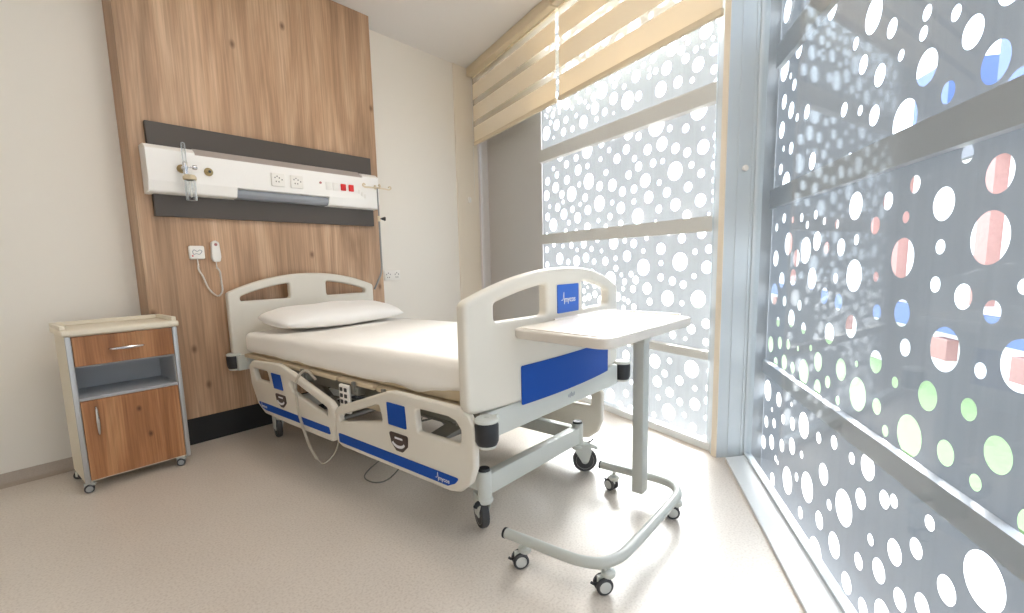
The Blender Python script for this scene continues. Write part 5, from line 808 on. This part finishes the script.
# remote handset hanging on the rail, coiled cord
rm = thing('bed_remote', 'white keypad remote hanging under the mattress edge on a coiled cord', 'remote', (1.2, 2.05, .5))
bm = bmesh.new(); rbox(bm, 1.1870, 1.2045, 1.995, 2.080, .400, .540, .008, 3); hd = fin(bm, 'handset', M_whitepl, rm)
for i in range(4):
    for j in range(2):
        bm = bmesh.new(); rbox(bm, 1.1845, 1.1875, 2.008+j*.036, 2.030+j*.036, .508-i*.030, .526-i*.030, .003); fin(bm, 'button', M_tyre, hd)
bm = bmesh.new()
path = [(1.192, 2.30, .528), (1.165, 2.345, .574), (1.129, 2.382, .515), (1.125, 2.375, .38), (1.125, 2.345, .30), (1.13, 2.30, .20), (1.14, 2.25, .135)]
tube(bm, helix(path, .0055, 150, 8), .0024, 5)
tube(bm, catmull([(1.14, 2.25, .135), (1.15, 2.21, .118), (1.178, 2.18, .145), (1.197, 2.15, .20), (1.198, 2.12, .28), (1.194, 2.08, .35), (1.193, 2.045, .401)], 8), .0026, 7)
fin(bm, 'coiled_cord', mat('cord_grey', srgb(196, 188, 174), .5), rm)

# ------------------------------------------------------------------ mattress, sheet, pillow
mt = thing('mattress', 'thick mattress under a white cotton sheet on the bed', 'mattress', (1.69, 2.24, .57))
def settle(p):
    return V((p.x, p.y, p.z-.040*max(0, (p.y-1.25)/2.0)*(p.z-.564)/.17))
bm = roundgrid(1.700, 2.210, .625, .478, .972, .060, .03, 10, 20, 4, settle); fin(bm, 'mattress_core', M_deck, mt)
random.seed(3)
def drape(p):
    top = .738
    n = noise.noise(V((p.x*3, p.y*2.2, 0)))*.006+noise.noise(V((p.x*9, p.y*6, 2)))*.0025
    if p.z > .70: p = V((p.x, p.y, p.z+n))
    else:
        side = noise.noise(V((p.y*5+p.x*3, p.z*6, 7)))*.006
        p.x += side*(1 if p.x > 1.69 else -1); p.y += side*.6
        if p.z < .66:
            k = (.66-p.z)/.07
            foot = max(0, 1-(p.y-1.2)/.75)
            low = -.012+.030*foot*(1+math.sin(p.y*11))*.7+.008*noise.noise(V((p.y*8, p.x, 3)))
            p.z += k*low
    return settle(p)
bm = roundgrid(1.702, 2.212, .662, .492, .988, .078, .042, 34, 70, 10, drape)
for f in [f for f in bm.faces if f.calc_center_median().z < .60 and abs(f.normal.z) > .7]: pass
bmesh.ops.delete(bm, geom=[f for f in bm.faces if all(abs(v.co.x-1.702) < .47 and abs(v.co.y-2.212) < .96 and v.co.z < .65 for v in f.verts)], context='FACES')
fin(bm, 'white_sheet', M_sheet, mt, angle=180)
bm = bmesh.new(); bm = text_bm('+ + +', .05, lambda x, y, z: (1.86+y*.4, 1.95-x, .7437)) if False else bm
bm.free()

pil = bmesh.new(); nx, ny = 40, 26; hx, hy, hz = .462, .235, .070
def pt(i, j, s):
    u = i/nx*2-1; v = j/ny*2-1
    e = max(0, 1-abs(u)**3.0)**.46*max(0, 1-abs(v)**2.4)**.48
    pinch = 1-.10*(abs(u)**3)*(1-abs(v)**2)*0
    x = u*hx*(1-.07*(1-abs(u))*0-.05*(1-v*v)*abs(u)**6*0); x = hx*u*math.sqrt(1-.20*v*v)*(1-.03*(1-v*v)*abs(u)); y = hy*v*math.sqrt(1-.26*u*u)
    z = s*hz*e*(1.15 if s > 0 else .75)
    z += noise.noise(V((u*2.4, v*2.0, s*3)))*.010*e+noise.noise(V((u*7, v*3, s*5)))*.004*e
    tilt = math.radians(4)
    return V((x, y, z+.052+y*math.tan(tilt)+.008))
g = {}
for s in (1, -1):
    for i in range(nx+1):
        for j in range(ny+1):
            edge = i in (0, nx) or j in (0, ny)
            k = (i, j, 0 if edge else s)
            if k not in g:
                q = pt(i, j, s); g[k] = pil.verts.new((1.70+q.x, 2.955+q.y, .713+q.z))
    for i in range(nx):
        for j in range(ny):
            q = [(i, j), (i+1, j), (i+1, j+1), (i, j+1)]
            vs = [g[(a, b, 0 if (a in (0, nx) or b in (0, ny)) else s)] for a, b in q]
            try: pil.faces.new(vs if s > 0 else vs[::-1])
            except ValueError: pass
po = fin(pil, 'pillow', M_pillow, angle=180); tag(po, 'plump white pillow lying against the headboard', 'pillow')

# ------------------------------------------------------------------ overbed table
tb = thing('overbed_table', 'cream-topped rolling overbed table at the foot of the bed', 'table', (1.65, .9, 0))
def mapT(u, v, w): return (u, v, w)
TP = fillet([(1.280, .690), (1.972, .672), (2.008, 1.092), (1.316, 1.104)], .055, 8)
TPi = fillet([(1.280+.018, .708), (1.972-.016, .690), (2.008-.018, 1.075), (1.316+.016, 1.086)], .045, 8)
tt = fin(plate(TP, (), .036, .008, lambda u, v, w: (u, v, .824+w), res=3), 'tabletop', M_tabedge, tb, angle=50)
fin(plate(TPi, (), .003, .001, lambda u, v, w: (u, v, .8603+w)), 'top_laminate', M_tab, tt, angle=50)
# raised lip on the far and right edges
bm = bmesh.new()
lip = [(1.999-.012, .78), (1.993-.004, 1.05), (1.985, 1.085), (1.955, 1.100), (1.42, 1.112)]
tube(bm, catmull([(x, y, .862) for x, y in [(1.984, .735), (1.996, .92), (1.999, 1.03), (1.986, 1.072), (1.94, 1.086), (1.76, 1.091), (1.58, 1.094)]], 6), .006, 8)
fin(bm, 'edge_lip', M_tab, tt)
bm = bmesh.new(); rbox(bm, 1.905, 1.963, .858, .908, .058, .79, .004); co = fin(bm, 'column', M_tube, tb)
bm = bmesh.new(); rbox(bm, 1.90, 1.968, .853, .913, .74, .8235, .004); fin(bm, 'column_sleeve', M_tube, tb)
bm = bmesh.new(); rbox(bm, 1.45, 1.90, .868, .898, .798, .8235, .003); fin(bm, 'support_arm', M_tube, tb)
bm = bmesh.new()
P = [(1.243, 1.085, .11), (1.250, .99, .11), (1.258, .86, .11), (1.268, .785, .11), (1.300, .722, .11), (1.365, .692, .11), (1.45, .686, .11), (1.65, .688, .11), (1.84, .692, .11), (1.915, .703, .11), (1.972, .745, .11), (1.992, .810, .11), (1.990, .90, .11), (1.984, 1.0, .11), (1.977, 1.10, .11)]
tube(bm, catmull(P, 7), .0185, 18); fin(bm, 'base_tube', M_tube, tb)
bm = bmesh.new(); cyl(bm, (1.2425, 1.0855, .11), (1.242, 1.093, .11), .0195); fin(bm, 'end_cap', M_dark, tb)
bm = bmesh.new(); cyl(bm, (1.9770, 1.1005, .11), (1.9765, 1.108, .11), .0195); fin(bm, 'end_cap', M_dark, tb)
def small_castor(parent, x, y, ztop, yaw, R=.026, hub=M_hub, trail=.018, brake=True):
    """twin-wheel furniture castor; yaw = axle direction"""
    A = V((math.cos(yaw), math.sin(yaw), 0)); f = V((A.y, -A.x, 0)); c = V((x, y, R))+f*trail
    Q = Matrix.Translation(c) @ (V((0, 0, 1)).rotation_difference(A)).to_matrix().to_4x4()
    bm = bmesh.new()
    for s in (-1, 1):
        lathe(bm, [(.0, s*.007), (R*.8, s*.007), (R, s*.010), (R, s*.019), (R*.86, s*.022), (R*.70, s*.022), (.0, s*.0215)], Q, 26)
    cs = fin(bm, 'castor', M_tyre, parent)
    for s in (-1, 1):
        bm = bmesh.new(); lathe(bm, [(.0, s*.0218), (R*.70, s*.0218), (R*.66, s*.0235), (.0, s*.0245)], Q, 24)
        fin(bm, 'wheel_hub', hub, cs)
    bm = bmesh.new(); cyl(bm, (x, y, R*1.9), (x, y, ztop), .008, seg=14)
    lathe(bm, [(.0, R*1.85), (.019, R*1.85), (.024, R*2.1), (.024, R*2.5), (.016, R*2.75), (.0, R*2.8)] if ztop > .06 else [(.0, R*1.7), (.016, R*1.7), (.018, R*2.0), (.0, R*2.1)], Matrix.Translation((x, y, 0)), 18)
    fr_ = V((x, y, R*1.9)); t = bmesh.new(); box(t, -.006, .006, -.02, .02, -.018, .010)
    M_ = Matrix.Translation(c+V((0, 0, R*.75))) @ Matrix(((A.x, f.x, 0, 0), (A.y, f.y, 0, 0), (0, 0, 1, 0), (0, 0, 0, 1))); add(bm, t, M_)
    fin(bm, 'castor_housing', M_bedw, cs)
    if not brake: return
    bm = bmesh.new(); tube(bm, [c+f*.018+V((0, 0, .006)), c+f*.034+V((0, 0, .006)), c+f*.042+V((0, 0, .012))], .005, 8); fin(bm, 'brake_tab', M_dark, cs)
small_castor(tb, 1.262, 1.015, .094, math.radians(-128), .029)
small_castor(tb, 1.325, .712, .094, math.radians(-128), .029)
small_castor(tb, 1.972, 1.03, .094, math.radians(165), .029)
small_castor(tb, 1.915, .705, .094, math.radians(-150), .029)

# ------------------------------------------------------------------ bedside cabinet
cb = thing('bedside_cabinet', 'cream bedside cabinet with walnut drawer and door', 'cabinet', (.6, 3.2, 0))
X0, X1, Y0, Y1 = .376, .832, 3.092, 3.400
bm = bmesh.new()
box(bm, X0, X0+.020, Y0+.012, Y1, .050, .790); box(bm, X1-.020, X1, Y0+.012, Y1, .050, .790)
box(bm, X0+.02, X1-.02, Y1-.012, Y1, .050, .790); box(bm, X0+.02, X1-.02, Y0+.014, Y1-.012, .050, .068)
box(bm, X0+.02, X1-.02, Y0+.014, Y1-.012, .772, .790)
fin(bm, 'carcass', M_cab, cb, bevel=.0015)
bm = bmesh.new(); box(bm, X0+.0205, X1-.0205, Y0+.008, Y1-.0125, .466, .480); box(bm, X0+.0205, X1-.0205, Y0+.02, Y1-.0125, .628, .636)
box(bm, X0+.0205, X0+.024, Y0+.02, Y1-.0125, .480, .628); box(bm, X1-.024, X1-.0205, Y0+.02, Y1-.0125, .480, .628); box(bm, X0+.024, X1-.024, Y1-.017, Y1-.0125, .480, .628)
fin(bm, 'open_shelf', M_cabin, cb, smooth=False)
for x in (X0-.001, X1-.021):
    bm = bmesh.new(); rbox(bm, x, x+.022, Y0-.004, Y0+.0115, .048, .790, .005); fin(bm, 'edge_strip', M_alu, cb)
# top tray with raised edges
bm = bmesh.new(); rbox(bm, X0-.014, X1+.010, Y0-.016, Y1+.004, .791, .822, .006)
box(bm, X0-.013, X0+.010, Y0+.02, Y1+.003, .820, .842); box(bm, X1-.014, X1+.009, Y0+.02, Y1+.003, .820, .842); box(bm, X0+.01, X1-.014, Y1-.014, Y1+.003, .820, .842)
fin(bm, 'tray_top', M_cabtop, cb, bevel=.004)
def handle(p0, p1, parent, out=(0, -1, 0)):
    p0, p1, o = V(p0), V(p1), V(out); d = p1-p0; bm = bmesh.new()
    P = [p0, p0+o*.012, p0+d*.12+o*.022, p0+d*.5+o*.026, p0+d*.88+o*.022, p1+o*.012, p1]
    Q = catmull(P, 6); n = len(Q); r = [.0042+.0035*math.exp(-((i/(n-1)-.5)/.16)**2) for i in range(n)]
    tube(bm, Q, r, 10); fin(bm, 'handle', M_chrome, parent)
dr = fin(BX(X0+.023, X1-.023, Y0, Y0+.016, .640, .786), 'drawer', M_walnut, cb, bevel=.002)
handle((.536, Y0, .711), (.676, Y0, .711), dr)
do = fin(BX(X0+.023, X1-.023, Y0, Y0+.016, .060, .464), 'door', M_walnut, cb, bevel=.002)
handle((.452, Y0, .428), (.452, Y0, .288), do)
for x, y, yw in ((.402, 3.110, -100), (.800, 3.115, -110), (.402, 3.36, -60), (.80, 3.36, -60)):
    small_castor(cb, x, y, .0495, math.radians(yw), .021, M_hubg, .012, brake=False)

# ------------------------------------------------------------------ lights
M_lamp = emit('fill_lamp_warm', (1.0, .90, .78, 1), LAMP)  # ceiling lamps added out of view as warm fill for bed and head wall
for x, y, nm in ((1.45, 1.75, 'nearer the head wall'), (.75, -.15, 'nearer the back wall')):
    t = thing('ceiling_fill_light', 'added out-of-view square ceiling fill light '+nm, 'ceiling light', (x, y, H))
    bm = bmesh.new(); box(bm, x-.30, x+.30, y-.30, y+.30, H-.012, H-.001); box(bm, x-.28, x+.28, y-.28, y+.28, H-.0121, H-.0119)
    fin(bm, 'frame', M_sill, t, smooth=False)
    fin(BX(x-.27, x+.27, y-.27, y+.27, H-.016, H-.0125), 'diffuser', M_lamp, t, smooth=False)
sd = bpy.data.lights.new('sun', 'SUN'); sd.energy = SUN; sd.angle = math.radians(35); sd.color = (1.0, .99, .97)
so = bpy.data.objects.new('sun', sd); C.objects.link(so); so.location = (8, 5, 8)
so.rotation_euler = V(SUNDIR).to_track_quat('Z', 'Y').to_euler()
w = bpy.data.worlds.new('sky'); bpy.context.scene.world = w; w.use_nodes = True
nt = w.node_tree; n = nt.nodes; l = nt.links; bg = n['Background']
tc = n.new('ShaderNodeTexCoord'); sp = n.new('ShaderNodeSeparateXYZ'); l.new(tc.outputs['Generated'], sp.inputs[0])
r = n.new('ShaderNodeValToRGB'); r.color_ramp.elements[0].position = .0; r.color_ramp.elements[0].color = (.86, .93, 1, 1)
r.color_ramp.elements[1].position = .9; r.color_ramp.elements[1].color = (.70, .83, 1, 1)
l.new(sp.outputs['Z'], r.inputs['Fac']); l.new(r.outputs[0], bg.inputs[0]); bg.inputs[1].default_value = SKY

# ------------------------------------------------------------------ camera
cd = bpy.data.cameras.new('camera'); co_ = bpy.data.objects.new('camera', cd); C.objects.link(co_)
fpx, cyp, yaw, pit, rol = 480.0, 325.1, 0.8765061711912019, 0.1319700434056483, -0.02343427585624378
f0_ = V((math.sin(yaw), math.cos(yaw), 0)); r0_ = V((math.cos(yaw), -math.sin(yaw), 0)); u0_ = V((0, 0, 1))
fw_ = f0_*math.cos(pit)-u0_*math.sin(pit); uu_ = u0_*math.cos(pit)+f0_*math.sin(pit)
rr_ = r0_*math.cos(rol)+uu_*math.sin(rol); u2_ = -r0_*math.sin(rol)+uu_*math.cos(rol)
co_.matrix_world = Matrix(((rr_.x, u2_.x, -fw_.x, 0), (rr_.y, u2_.y, -fw_.y, 0), (rr_.z, u2_.z, -fw_.z, 1.1), (0, 0, 0, 1)))
cd.sensor_width = 36; cd.lens = fpx/1024*36; cd.shift_y = (cyp-306.5)/1024; cd.clip_start = .02
S = bpy.context.scene; S.camera = co_
S.view_settings.view_transform = 'Standard'; S.view_settings.look = 'None'; S.view_settings.exposure = EXPO
S.view_settings.gamma = 1; S.view_settings.use_curve_mapping = False
try:
    S.cycles.use_denoising = True; S.cycles.max_bounces = 10; S.cycles.diffuse_bounces = 6; S.cycles.transparent_max_bounces = 24; S.cycles.sample_clamp_indirect = 8
except Exception: pass
